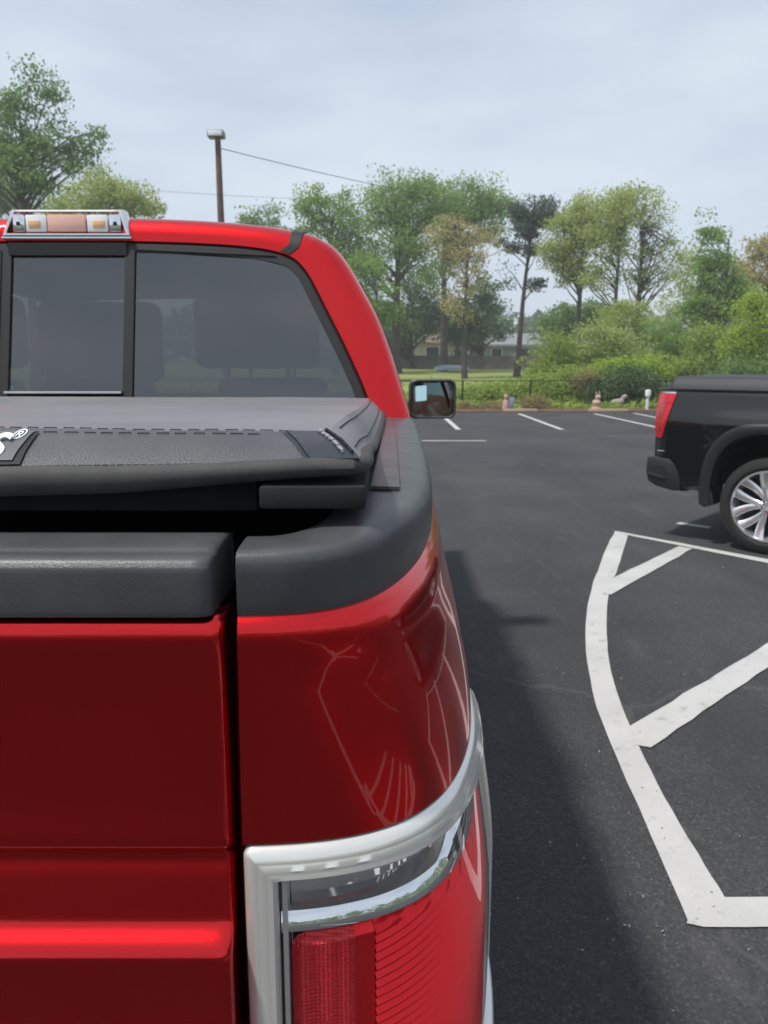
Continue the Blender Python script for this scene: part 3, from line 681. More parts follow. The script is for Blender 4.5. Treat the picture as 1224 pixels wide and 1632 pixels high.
MB().bbox((-.187, yb(1.93) - .016, 1.9120), (.187, yb(1.93) + .02, 1.9190), .002).build('lower_lip', 'chrome', blo)
# sides below the belt: rear door, front door and cab corner; greenhouse pillars and side glass
def side_x(z): return interp(z, [(.48, .93), (.56, .97), (.75, 1.0), (1.0, 1.018), (1.2, 1.012), (1.34, .990), (1.42, .978), (1.48, .96)])
def side_panel(y0, y1, zt=1.42, zb=.50, dx=0.):
    mb = MB(); rows = []
    for z in np.linspace(zb, zt, 16): rows.append([(side_x(z) + dx, y, z) for y in np.linspace(y0, y1, 8)])
    return mb.grid(rows)
both(side_panel(1.565, 1.86), 'cab_corner', 'red_paint', T)
for y0, y1 in ((1.866, 2.80), (2.806, 3.86)):
    d1, d2 = both(side_panel(y0, y1), 'door', 'red_paint', T)
    for k, d in ((1, d1), (-1, d2)):
        h = MB().bbox((k * 1.03 - .012, y0 + .06, 1.17), (k * 1.03 + .012, y0 + .26, 1.20), .008).build('handle', 'red_paint', d)
        wp = MB().grid([[(k * (interp(z, [(1.42, .976), (1.56, .930), (1.71, .874), (1.86, .792), (1.9, .76)])), y, z) for y in np.linspace(y0 + .02, (y1 - .02 if y1 < 3 else 3.86 - (z - 1.42) * 1.15), 5)] for z in np.linspace(1.42, 1.90, 8)]).build('window', 'privacy_glass' if y1 < 3 else 'clear_glass', d)
def pil(pts, r): return MB().tube(pts, r, 8)
both(pil([(.972, 2.80, 1.40), (.90, 2.80, 1.65), (.78, 2.80, 1.89)], .035), 'centre_pillar', 'black_trim', T)
both(pil([(.955, 3.95, 1.38), (.87, 3.62, 1.70), (.75, 3.26, 1.915)], .038), 'windscreen_pillar', 'black_trim', T)
MB().grid([[(x, y, z - .02 * (x / .7) ** 2) for x in np.linspace(-.74, .74, 9)] for y, z in ((1.80, 1.90), (2.5, 1.925), (3.25, 1.875))]).build('headliner', 'interior', T)
MB().grid([[(x * sc, y + .06 * (1 - x * x), z) for x in np.linspace(-.93, .93, 13)] for y, z, sc in ((3.97, 1.36, 1), (3.64, 1.68, .93), (3.28, 1.925, .79))]).build('windscreen', 'clear_glass', T)
both(MB().grid([[(side_x(z) - .004, y, z) for y in np.linspace(3.87, 5.45, 40) ] for z in np.linspace(1.27, .95, 6)]), 'front_fender', 'red_paint', T)
hd = []
for y, z in ((3.95, 1.335), (4.3, 1.33), (4.8, 1.30), (5.2, 1.26), (5.42, 1.20), (5.46, 1.10)):
    hd.append([(x, y - .06 * x * x, z - .05 * abs(x) ** 3) for x in np.linspace(-.99, .99, 17)])
MB().grid(hd).build('hood', 'red_paint', T)
MB().grid([[(x, 5.47 - .08 * x * x, z) for x in np.linspace(-.97, .97, 13)] for z in (1.12, .75)]).build('grille', 'chrome', T)
solid(MB().grid([[(x, 5.60 - .12 * x ** 4 - .02 * abs(z - .6) * 10, z) for x in np.linspace(-.99, .99, 15)] for z in (.76, .68, .56, .46)]).build('front_bumper', 'chrome', T), .03)
MB().box((-.93, 1.70, .48), (.93, 3.95, .60)).build('cab_floor', 'interior', T, smooth=0)
MB().box((-.93, 3.85, .60), (.93, 3.95, 1.33)).bbox((-.9, 3.45, 1.05), (.9, 3.90, 1.40), .06).build('dashboard', 'interior', T)
def seat(x0, x1, y, zt, name='seat'):
    s = MB().bbox((x0, y, .75), (x1, y + .16, zt), .05, 3).bbox((x0, y, .70), (x1, y + .55, .95), .06, 3).build(name, 'seat_cloth', T)
    return s
def headrest(s, x, y, z0, z1, hw):
    MB().bbox((x - hw, y, z0), (x + hw, y + .10, z1), .035, 3).build('headrest', 'seat_cloth', s)
    for k in (-.1, .1): MB().tube([(x + k, y + .05, z0 - .12), (x + k, y + .05, z0 + .02)], .007, 6).build('headrest_post', 'brake_metal', s)
rs = seat(-.75, .75, 1.90, 1.46)
for x in (-.49, .49): headrest(rs, x, 1.91, 1.545, 1.78, .205)
headrest(rs, -.03, 1.91, 1.50, 1.76, .20)
for x in (-.40, .40):
    s = seat(x - .25, x + .25, 2.85, 1.50); headrest(s, x, 2.87, 1.55, 1.75, .13)
MB().bbox((.56, 1.78, 1.425), (.66, 1.83, 1.462), .016, 3).build('dark_lump', 'interior', T)  # small dark lump at the foot of the rear window
both(MB().grid([[(side_x(z) - .05, y, z) for y in (1.75, 2.8, 3.84)] for z in (.55, .8, 1.1, 1.40)]), 'door_trim', 'interior', T)
# door mirror
mr = empty('door_mirror', (1.172, 3.56, 1.375)); mr.parent = T
def rrect(hw, hh, r, n=6):
    P = []
    for cx, cz_, q0 in ((hw - r, hh - r, 0), (-hw + r, hh - r, 90), (-hw + r, -hh + r, 180), (hw - r, -hh + r, 270)):
        for k in range(n + 1): q = R(q0 + 90 * k / n); P.append((cx + r * math.cos(q), cz_ + r * math.sin(q)))
    return P
prof = [(.105, .085, .03, -.036), (.118, .098, .034, -.056), (.126, .105, .036, -.05), (.128, .107, .04, -.02), (.120, .10, .045, .035), (.095, .08, .05, .075), (.05, .04, .03, .09)]
mbm = MB().grid([[(x, y, z) for x, z in rrect(a, b, r)] for a, b, r, y in prof], cu=True)
mbm.add([(x, .09, z) for x, z in rrect(.05, .04, .03)], [tuple(range(28))])
mbm.build('mirror_housing', 'black_plastic', mr)
mg = MB().add([(x, -.038 - x * .12 + z * .03, z) for x, z in rrect(.108, .088, .03)], [tuple(range(28))])
mgo = mg.build('mirror_face', 'mirror_glass', mr, smooth=0)
MB().add([(x * 1. - .062, -.052 + x * .10 + z * .42, z + .030 + .1 * x) for x, z in rrect(.030, .040, .008)], [tuple(range(28))]).build('spot_mirror', 'spot_mirror', mr, smooth=0)
MB().tube([(-.12, .0, -.05), (-.20, .03, -.06)], [.035, .045], 8).build('mirror_arm', 'black_plastic', mr)
mr2 = copy_tree(mr, T); mr2.location.x = -1.172; mr2.scale.x = -1

# ---- wheels
def make_wheel(parent, loc, r, wd, rr, nsp, side, chrome='alloy'):
    # axis x; outer face towards +x*side
    s = side
    hub = MB().lathe([(-.06 * s, .001), (-.06 * s, rr * .62), (-.03 * s, rr * .62), (-.03 * s, .001)], 24, c=(0, 0, 0)).build('wheel', 'brake_metal', parent); hub.location = loc
    h = wd / 2
    prof = [(-h * .80 * s, rr * .98), (-h * s, rr * 1.10), (-h * 1.0 * s, r * .86), (-h * .86 * s, r * .965), (-h * .55 * s, r * .997), (0, r), (h * .55 * s, r * .997), (h * .86 * s, r * .965), (h * 1.0 * s, r * .86), (h * s, rr * 1.10), (h * .80 * s, rr * .98)]
    MB().lathe(prof, 48).build('tyre', 'tyre', hub)
    MB().lathe([(h * .86 * s, rr * 1.0), (h * .93 * s, rr * 1.01), (h * .92 * s, rr * .965), (h * .80 * s, rr * .945), (h * .2 * s, rr * .90), (-h * .7 * s, rr * .93)], 48).build('rim', chrome, hub)
    MB().lathe([(h * .1 * s, rr * .9), (h * .1 * s, .02)], 32).build('rim_back', 'alloy_dark', hub)
    cap = MB().lathe([(h * .76 * s, .001), (h * .75 * s, rr * .13), (h * .66 * s, rr * .16), (h * .62 * s, rr * .26), (h * .4 * s, rr * .27)], 24).build('hub_cap', chrome, hub)
    for k in range(nsp):
        for e in (-1, 1):
            q0 = 2 * PI * k / nsp; q1 = q0 + e * PI / nsp * .62; q2 = q0 + e * PI / nsp * .16
            mbs = MB(); rows = []
            for t in np.linspace(0, 1, 5):
                q = q2 + (q1 - q2) * t; rad = rr * (.2 + .77 * t); w2 = rr * (.065 + .065 * t); x = h * (.70 - .12 * math.sin(PI * t) + .14 * t) * s
                c, sn = math.cos(q), math.sin(q); ax = np.array([0, c, sn]); tn = np.array([0, -sn, c]); X = np.array([1., 0, 0])
                ctr = ax * rad + X * x
                rows.append([tuple(ctr - tn * w2 - X * .035 * s), tuple(ctr - tn * w2 - X * .008 * s), tuple(ctr - tn * w2 * .6), tuple(ctr + tn * w2 * .6), tuple(ctr + tn * w2 - X * .008 * s), tuple(ctr + tn * w2 - X * .035 * s)])
            mbs.grid(rows, cu=True).build('spoke', chrome, hub, smooth=40)
    for k in range(6):
        q = 2 * PI * k / 6 + .3; c = (h * .66 * s, rr * .20 * math.cos(q), rr * .20 * math.sin(q))
        MB().lathe([(-.01 * s, .011), (.012 * s, .011), (.014 * s, .001)], 8, c=c).build('lug_nut', 'chrome', hub)
    return hub
for x, s in ((.86, 1), (-.86, -1)):
    make_wheel(T, (x, AX, .41), .41, .27, .25, 6, s); make_wheel(T, (x, 4.80, .41), .41, .27, .25, 6, s)
both(MB().grid([[(x, AX + (AR + .005) * math.cos(q), AZ + (AR + .005) * math.sin(q)) for x in (.70, 1.01)] for q in np.linspace(0, PI, 20)]), 'wheel_liner', 'dark_void', T)

# ------------------------------------------------------------------ black pickup truck (origin under the rear axle)
A = R(43); head = Vector((math.cos(A), -math.sin(A), 0)); right = Vector((-math.sin(A), -math.cos(A), 0))
SX = .985
base = Vector((3.15, 6.2, 0)) - right * SX
K = empty('pickup_truck', tuple(base), -A - PI / 2, 'black pickup truck with chrome wheels parked beside the hatched markings', 'pickup truck')
def arch(y, a, b, n=2.7):
    return .42 + b * max(0, 1 - abs(y / a) ** n) ** (1 / n) if abs(y) < a else -9
def kside(y, z):
    x = interp(z, [(.44, .945), (.52, .962), (.75, .972), (.95, .980), (1.06, .985), (1.12, .976), (1.20, .957), (1.30, .930), (1.335, .915)])
    x += .030 * math.exp(-(y / .62) ** 4) * sstep(1.22, 1.04, z) * sstep(.3, .6, z)
    x -= .10 * sstep(-.86, -1.05, y) ** 2 + .0 * y
    return x
ysK = np.unique(np.r_[np.linspace(-1.03, -.56, 26), np.linspace(-.56, .56, 60), np.linspace(.56, 1.0, 14)])
rows = []
for q in np.linspace(0, 1, 36):
    row = []
    for y in ysK:
        zb = (.745 if y < -.86 else .745 - .27 * sstep(-.86, -.72, y)) if y < 0 else .45; zb = max(zb, arch(y, .555, .655))
        z = 1.335 + (zb - 1.335) * q; row.append((kside(y, z), y, z))
    rows.append(row)
both(MB().grid(rows), 'bed_side', 'black_paint', K)
rows = []
yA = [-.555 * math.cos(t) for t in np.linspace(0.0, PI, 50)]
def pr(a, b, n=2.7):
    out = []
    for t in np.linspace(0, PI, 50):
        c, s_ = math.cos(t), math.sin(t); out.append((-a * math.copysign(abs(c) ** (2 / n), c), .42 + b * abs(s_) ** (2 / n)))
    return [(-a * .985, .36)] + out + [(a * .985, .36)]
ro_ = [];
for a, b, dx in ((.570, .668, -.01), (.568, .666, .016), (.55, .648, .024), (.50, .598, .024), (.478, .578, .014), (.470, .570, -.15)):
    ro_.append([(kside(y, max(z, .5)) + dx, y, z) for y, z in pr(a, b)])
both(MB().grid(ro_), 'arch_trim', 'black_trim', K, smooth=50)
both(MB().grid([[(x, y, z) for y, z in pr(.50, .60)] for x in (.60, .95)]), 'wheel_liner', 'dark_void', K)
both(MB().prism([(-.585, .49), (-.47, .50), (-.435, .37), (-.52, .335), (-.56, .36)], 'x', .72, .975, .008), 'mud_flap', 'black_trim', K)
tgk = []
for z, o in ((1.34, .02), (1.33, 0), (1.2, -.0), (1.05, .01), (.9, .0), (.75, 0)):
    tgk.append([(x, -1.035 + o + .06 * abs(x / .9) ** 8, z) for x in np.linspace(-.86, .86, 17)])
MB().grid(tgk).build('tailgate', 'black_paint', K)
cvk = []
for x, z in ((.925, 1.325), (.935, 1.345), (.925, 1.375), (.885, 1.437), (.87, 1.447), (.84, 1.45), (.4, 1.457), (0, 1.46)):
    cvk.append((x, z))
cvf = [(-x, z) for x, z in cvk] + cvk[::-1][1:]
rows = []
for y, sq, zo in ((-1.0, 1, 0), (-.96, 1, 1), (-.885, 1, 1), (-.87, 1, 1), (.98, 1, 1)):
    f = sstep(-1.0, -.885, y)
    rows.append([(x * (.955 + .045 * f), y, 1.335 + (z - 1.335) * (.12 + .88 * f)) for x, z in cvf])
MB().grid(rows).build('tonneau_cover', 'cover_black', K)
both(MB().grid([[(kside(y, 1.33) + dx, y, z) for y in np.linspace(-1.0, 1.0, 30)] for dx, z in ((-.04, 1.349), (-.005, 1.348), (.004, 1.338), (.002, 1.322), (-.02, 1.320))]), 'bed_rail_cap', 'black_trim', K)
def klamp(mir):
    f = (lambda b: b.mirrored()) if mir else (lambda b: b)
    pol_ = [(-1.03, 1.30), (-.985, 1.315), (-.845, 1.308), (-.86, 1.22), (-.905, 1.02), (-.925, .925), (-1.0, .915), (-1.025, .94)]
    zs_ = [1.315, 1.30, 1.26, 1.22, 1.15, 1.08, 1.02, .97, .93, .915]
    yl = lambda z: interp(z, [(.915, -1.015), (.94, -1.034), (1.29, -1.036), (1.315, -1.02)]); yr = lambda z: interp(z, [(.915, -.945), (.93, -.925), (1.02, -.905), (1.22, -.86), (1.30, -.842), (1.315, -.85)])
    def patchk(zs, fl, fr_, off):
        return MB().grid([[(kside(y, z) + o, y, z) for y in ([fl(z)] + list(np.linspace(fl(z), fr_(z), 9)) + [fr_(z)]) for o in [off]] for z in zs])
    def full(zs, fl, fr_, off):
        b = MB(); rows = []
        for z in [zs[0]] + list(zs) + [zs[-1]]:
            rows.append(None)
        rows = [[(kside(y, z) + (off if 0 < j < 10 and 0 < i < len(zs) + 1 else -.03), y, z) for j, y in enumerate([fl(z)] + list(np.linspace(fl(z), fr_(z), 9)) + [fr_(z)])] for i, z in enumerate([zs[0]] + list(zs) + [zs[-1]])]
        return b.grid(rows)
    l = f(full(zs_, yl, yr, .012)).build('tail_light', 'lens_red_truck', K)
    f(full([1.20, 1.1, 1.0, .95], lambda z: -.985 - .02 * (1.2 - z), lambda z: yr(z) - .055, .016)).build('reverse_lens', 'lens_red_dark', l)
    f(full([1.235, 1.222], lambda z: -1.03, lambda z: yr(z) - .012, .016)).build('lens_bar', 'lens_red_dark', l)
    f(full([1.319, 1.305], lambda z: -.99, lambda z: -.845, .017)).build('lamp_trim', 'satin_chrome', l)
klamp(False); klamp(True)
bpk = [(-1.00, .755), (-1.07, .745), (-1.085, .70), (-1.08, .56), (-1.06, .515), (-.98, .47), (-.80, .445), (-.735, .455)]
rows = []
for y, z in bpk: rows.append([(x, y + .05 * abs(x / .9) ** 6, z) for x in np.linspace(-.90, .90, 25)])
bk = MB().grid(rows).build('rear_bumper', 'black_trim', K)
be = MB().prism([(-1.06, .742), (-.86, .735), (-.80, .70), (-.748, .58), (-.735, .46), (-.80, .447), (-.96, .475), (-1.04, .515), (-1.065, .60)], 'x', .84, .975, .02)
be.build('bumper_end', 'black_trim', bk); be.mirrored().build('bumper_end', 'black_trim', bk)
st = MB().prism([(-1.03, .67), (-.90, .665), (-.86, .60), (-.87, .545), (-1.02, .58)], 'x', .90, .979); st.build('step_shade', 'dark_void', bk, smooth=0); st.mirrored().build('step_shade', 'dark_void', bk, smooth=0)  # raised near-black plate: the shade of a step recess as colour
st = MB().prism([(-1.04, .575), (-.87, .54), (-.86, .565), (-.90, .575), (-1.03, .60)], 'x', .90, .988, .006); st.build('step_pad', 'black_trim', bk); st.mirrored().build('step_pad', 'black_trim', bk)
MB().bbox((.962, -.97, .79), (.972, -.80, .803), .003).build('badge', 'satin_chrome', K)
MB().box((-.62, -.95, .50), (.62, 4.2, .64)).box((-.84, -.98, .64), (-.70, 1.0, 1.30)).box((.70, -.98, 1.0), (.84, 1.0, 1.30)).build('chassis', 'dark_void', K, smooth=0)
# cab and nose of the black truck (beyond the frame, kept simple in form)
def kcab(y): return y
both(MB().grid([[(kside(0.9, z), y, z) for y in np.linspace(1.012, 3.25, 12)] for z in np.linspace(1.36, .48, 14)]), 'cab_side', 'black_paint', K)
kro = []
for y, s_, dz in ((1.03, .985, -.02), (1.10, 1, 0), (2.0, 1, .01), (2.6, .99, -.01), (2.75, .96, -.05)):
    row = [(p[0] * s_, y, p[1] - .06 + dz) for p in OC[:nroof + 1]]; kro.append([(-x, q, z) for x, q, z in row[::-1][:-1]] + row)
solid(MB().grid(kro).build('roof', 'black_paint', K), .03)
kr = MB().grid([[(-x * q, y, z) for q in np.linspace(-1, 1, 15)] for x, y, z in ((.76, 1.05, 1.86), (.86, 1.03, 1.64), (.94, 1.02, 1.38))]).build('rear_window', 'privacy_glass', K)
for y0, y1 in ((1.10, 1.95), (2.0, 2.95)):
    both(MB().grid([[(interp(z, [(1.36, .955), (1.62, .88), (1.84, .77)]), y, z) for y in np.linspace(y0, y1 if y1 < 2.5 else 3.15 - (z - 1.36) * 1.0, 5)] for z in np.linspace(1.36, 1.84, 6)]), 'side_window', 'privacy_glass', K)
both(pil([(.95, 3.30, 1.33), (.86, 3.0, 1.62), (.75, 2.70, 1.84)], .038), 'windscreen_pillar', 'black_paint', K)
both(pil([(.955, 1.97, 1.36), (.88, 1.97, 1.62), (.77, 1.97, 1.84)], .03), 'centre_pillar', 'black_trim', K)
MB().grid([[(x * s_, y + .06 * (1 - x * x), z) for x in np.linspace(-.92, .92, 11)] for y, z, s_ in ((3.32, 1.32, 1), (3.0, 1.62, .93), (2.72, 1.85, .80))]).build('windscreen', 'clear_glass', K)
MB().grid([[(x, y - .07 * x * x, z - .05 * abs(x) ** 3) for x in np.linspace(-.96, .96, 15)] for y, z in ((3.28, 1.31), (3.8, 1.31), (4.4, 1.28), (4.62, 1.20), (4.66, .75))]).build('hood', 'black_paint', K)
both(MB().grid([[(kside(.9, z), y, z) for y in np.linspace(3.26, 4.58, 24)] for z in np.linspace(1.26, .92, 6)]), 'front_fender', 'black_paint', K)
for x, s in ((.845, 1), (-.845, -1)):
    make_wheel(K, (x, 0, .405), .405, .28, .295, 6, s); make_wheel(K, (x, 3.745, .405), .405, .28, .295, 6, s)

# ------------------------------------------------------------------ vegetation
def leaf_mesh(name, P, size, m, parent, stretch=1.5, kind=None, up=0.):
    P = np.asarray(P, float); n = len(P)
    a = rng.normal(size=(n, 3)); a[:, 2] *= (1 - up * .5); a /= np.linalg.norm(a, axis=1)[:, None]
    b = rng.normal(size=(n, 3)); b -= a * (a * b).sum(1)[:, None]; b /= np.linalg.norm(b, axis=1)[:, None]
    s = size * rng.uniform(.6, 1.35, n)[:, None]
    V = np.stack([P - a * s * stretch * .5, P + b * s * .5, P + a * s * stretch * .5, P - b * s * .5], 1).reshape(-1, 3)
    me = bpy.data.meshes.new(name); me.vertices.add(4 * n); me.vertices.foreach_set('co', V.ravel().astype(np.float32))
    me.loops.add(4 * n); me.loops.foreach_set('vertex_index', np.arange(4 * n, dtype=np.int32))
    me.polygons.add(n); me.polygons.foreach_set('loop_start', np.arange(0, 4 * n, 4, dtype=np.int32)); me.update(calc_edges=True)
    me.materials.append(M[m]); o = bpy.data.objects.new(name, me); col.objects.link(o)
    if parent: o.parent = parent
    return tag(o, kind=kind)
def clumps(ells, n):
    vol = np.array([e[3] * e[4] * e[5] for e in ells]) ** .8; pick = rng.choice(len(ells), n, p=vol / vol.sum()); out = []
    for i in pick:
        e = ells[i]; d = rng.normal(size=3); d /= np.linalg.norm(d); r = rng.uniform(.15, 1) ** .45
        out.append((e[0] + d[0] * r * e[3], e[1] + d[1] * r * e[4], e[2] + d[2] * r * e[5]))
    return np.array(out)
def limb(mb, a, b, r0, r1, sag=.1, n=5, sides=5):
    a, b = Vector(a), Vector(b); L_ = (b - a).length; pts = []
    off = Vector((random.uniform(-1, 1), random.uniform(-1, 1), random.uniform(.2, 1))) * L_ * sag
    for k in range(n + 1):
        t = k / n; pts.append(a.lerp(b, t) + off * math.sin(PI * t) + Vector((random.uniform(-1, 1), random.uniform(-1, 1), 0)) * L_ * .015)
    mb.tube(pts, [r0 + (r1 - r0) * k / n for k in range(n + 1)], sides, cap=False); return pts
def tree(name, label, bx, Y, D_px, ells_px, leaf, bark='bark_grey', nclump=90, per=70, size=.22, spread=.55, trunk_r=.2, top=None, lean=0., forks=None, cat='tree', group='trees beyond the parking lot', bare=0., stretch=1.5, depth=.75):
    """bx, D_px: base column; ells_px: list of (cx, cy, rx, ry) read off the photograph at distance Y"""
    ppm = 1224 / Y
    gx = (bx - 612) / 1224 * Y * 1.0; gz_ = terrain(gx, Y) if Y > 26 else 0
    root = empty(name, (gx, Y, gz_ - .05), 0, label, cat, group)
    E = []
    for cx, cy, rx, ry in ells_px:
        c = at(cx, cy, Y); E.append((c.x - gx, random.uniform(-.25, .25) * rx / ppm, c.z - gz_, rx / ppm, rx / ppm * depth, ry / ppm))
    C = clumps(E, nclump); C[:, 2] = np.maximum(C[:, 2], .12)
    zt = max(e[2] for e in E) if top is None else at(bx, top, Y).z - gz_
    tr = MB(); tx = lean * zt
    tp = []
    nseg = 7
    for k in range(nseg + 1):
        t = k / nseg; tp.append(Vector((tx * t + .05 * zt * .12 * math.sin(t * 5 + bx), .04 * zt * .1 * math.sin(t * 4 + bx * .3), zt * t)))
    tr.tube(tp, [trunk_r * (1.25 if k == 0 else 1) * (1 - .78 * k / nseg) for k in range(nseg + 1)], 7)
    zmin = C[:, 2].min()
    for c in C[rng.permutation(len(C))[:int(len(C) * .62)]]:
        h = max(.12 * zt, min(zt * .93, c[2] - .55 * math.hypot(c[0] - tx * .5, c[1]) - random.uniform(0, .12) * zt)); t = h / zt
        k = min(nseg - 1, int(t * nseg)); p = tp[k].lerp(tp[k + 1], t * nseg - k); r = trunk_r * (1 - .78 * t) * .42
        limb(tr, p, c, max(.02, r), .010 + .004 * trunk_r / .2, .10, 5, 4)
    if bare:
        for c in clumps([(e[0], e[1], e[2] + e[5] * .25, e[3] * 1.05, e[4], e[5]) for e in E], int(bare)):
            k = random.randint(3, nseg); limb(tr, tp[k], c, .035, .008, .12, 5, 4)
    tr.build('trunk', bark, root, fixn=False)
    pts = []
    for c in C:
        n_ = int(1.75 * per * random.uniform(.5, 1.5)); s_ = 1.12 * spread * random.uniform(.6, 1.4)
        pts.append(np.array(c) + np.clip(rng.normal(size=(n_, 3)), -1.55, 1.55) * [s_, s_, s_ * .62])
    P = np.concatenate(pts); P = P[P[:, 2] > .08]
    leaf_mesh('crown', P, size * .64, leaf, root, stretch)
    return root

# tall ragged tree behind the cab, left
tree('deciduous_tree', 'tall ragged green tree rising above the cab roof at the far left', 68, 36, 0, [(62, 195, 42, 72), (20, 215, 36, 60), (125, 225, 40, 38), (85, 150, 16, 34), (60, 270, 60, 30), (150, 195, 16, 22), (-40, 230, 50, 70)], 'leaf_mid', nclump=130, per=62, size=.15, spread=.30, trunk_r=.28, top=235)
tree('deciduous_tree', 'lower light green tree just right of the tall ragged tree', 165, 44, 0, [(150, 312, 48, 30), (205, 318, 38, 22), (243, 334, 20, 10), (160, 285, 18, 18), (110, 330, 40, 25)], 'leaf_light', nclump=80, per=60, size=.17, spread=.36, trunk_r=.16, top=320)
tree('deciduous_tree', 'low dark green tree at the left edge below the tall ragged tree', 15, 46, 0, [(20, 310, 45, 35), (-30, 300, 60, 50), (60, 318, 40, 24)], 'leaf_mid', nclump=80, per=60, size=.17, spread=.4, trunk_r=.18, top=320)
tree('deciduous_tree', 'small distant tree crown just right of the light pole', 410, 60, 0, [(400, 348, 22, 12), (432, 345, 18, 12), (415, 380, 50, 30)], 'leaf_mid', nclump=60, per=60, size=.2, spread=.4, trunk_r=.16, top=350)
tree('deciduous_tree', 'loose light green tree beside the corner of the cab roof', 535, 50, 0, [(500, 322, 28, 22), (535, 345, 36, 34), (490, 350, 30, 22), (560, 400, 34, 40), (555, 320, 24, 20)], 'leaf_green', nclump=85, per=55, size=.17, spread=.36, trunk_r=.2, top=340)
tree('deciduous_tree', 'broadest and tallest green tree right of the red cab', 632, 52, 0, [(640, 318, 62, 42), (600, 345, 45, 38), (690, 315, 45, 32), (640, 385, 48, 40), (590, 415, 32, 26), (680, 370, 40, 34)], 'leaf_green', nclump=170, per=66, size=.17, spread=.42, trunk_r=.34, top=330)
tree('deciduous_tree', 'green round headed tree between the broadest tree and the pine', 704, 56, 0, [(745, 322, 50, 32), (790, 315, 26, 26), (715, 350, 45, 40), (770, 350, 40, 30), (700, 430, 26, 34)], 'leaf_green', nclump=130, per=66, size=.18, spread=.42, trunk_r=.32, top=340)
tree('flowering_tree', 'thin tree with yellow brown spring blossom left of the pine', 738, 46, 0, [(715, 375, 42, 30), (765, 380, 36, 26), (742, 425, 36, 40), (735, 480, 26, 34), (790, 390, 18, 16)], 'leaf_yellow', nclump=90, per=34, size=.14, spread=.32, trunk_r=.17, top=390)
tree('deciduous_tree', 'dark green spreading understorey tree behind the left house', 655, 60, 0, [(640, 490, 50, 34), (690, 500, 44, 36), (610, 520, 34, 30), (660, 450, 36, 26), (645, 525, 44, 24)], 'leaf_dark', nclump=110, per=66, size=.2, spread=.45, trunk_r=.2, top=480)
tree('deciduous_tree', 'dark green understorey tree under the blossom tree', 765, 62, 0, [(760, 490, 36, 36), (720, 515, 34, 30), (785, 520, 24, 30), (775, 455, 20, 22), (750, 540, 36, 20)], 'leaf_dark', nclump=100, per=66, size=.2, spread=.42, trunk_r=.2, top=480)
tree('deciduous_tree', 'mid green tree low beside the red cab pillar', 600, 44, 0, [(595, 470, 34, 34), (580, 430, 26, 26), (612, 500, 26, 24)], 'leaf_green', nclump=60, per=55, size=.16, spread=.32, trunk_r=.14, top=460)
tree('pine_tree', 'tall dark pine with bare leaning trunk and flat crown', 819, 48, 0, [(850, 335, 34, 22), (868, 352, 20, 14), (835, 365, 24, 14), (830, 395, 20, 10), (858, 400, 18, 8), (848, 452, 16, 7), (806, 455, 14, 9), (800, 425, 12, 8), (800, 390, 14, 8)], 'leaf_pine', 'bark_pine', nclump=80, per=60, size=.13, spread=.26, trunk_r=.20, top=325, lean=.075, stretch=2.4)
tree('deciduous_tree', 'yellowish green full tree just right of the pine', 914, 46, 0, [(930, 345, 42, 34), (905, 375, 38, 34), (960, 360, 36, 36), (915, 425, 36, 34), (880, 400, 22, 24)], 'leaf_light', nclump=130, per=58, size=.15, spread=.34, trunk_r=.22, top=370)
tree('deciduous_tree', 'yellowish green tree with slender trunk in the middle of the right group', 970, 44, 0, [(985, 335, 38, 30), (965, 385, 36, 36), (1010, 320, 30, 22), (955, 440, 26, 26)], 'leaf_light', nclump=100, per=48, size=.14, spread=.32, trunk_r=.18, top=350)
tree('deciduous_tree', 'airy pale tree with bare twiggy branches right of centre group', 1003, 45, 0, [(1030, 330, 34, 30), (1045, 375, 34, 30), (1020, 420, 40, 40), (1060, 440, 28, 34), (1080, 410, 18, 40)], 'leaf_light', nclump=80, per=30, size=.13, spread=.30, trunk_r=.17, top=360, bare=60)
tree('deciduous_tree', 'fresh green tree with upright sprig tops toward the right edge', 1137, 40, 0, [(1138, 400, 26, 30), (1140, 450, 40, 40), (1128, 375, 12, 26), (1122, 355, 7, 16), (1146, 372, 10, 24), (1152, 350, 7, 18), (1160, 338, 5, 10), (1175, 470, 30, 34), (1120, 490, 34, 30)], 'leaf_green', nclump=120, per=52, size=.14, spread=.26, trunk_r=.17, top=380)
tree('deciduous_tree', 'pale olive tree cut by the right edge of the picture', 1200, 46, 0, [(1195, 420, 36, 40), (1225, 400, 30, 30), (1215, 460, 50, 40), (1250, 420, 50, 60), (1165, 440, 26, 30)], 'leaf_yellow', nclump=120, per=52, size=.16, spread=.34, trunk_r=.2, top=410)
tree('deciduous_tree', 'green tree standing behind the pale olive tree', 1100, 54, 0, [(1100, 430, 30, 40), (1085, 480, 40, 40), (1130, 500, 44, 40), (1185, 480, 44, 40)], 'leaf_light', nclump=100, per=52, size=.18, spread=.4, trunk_r=.2, top=430)
tree('deciduous_tree', 'dark dense tree low behind the yellowish trees', 905, 52, 0, [(900, 510, 36, 24), (930, 505, 30, 26), (880, 530, 30, 22), (960, 500, 26, 20)], 'leaf_mid', nclump=90, per=62, size=.17, spread=.4, trunk_r=.16, top=510)
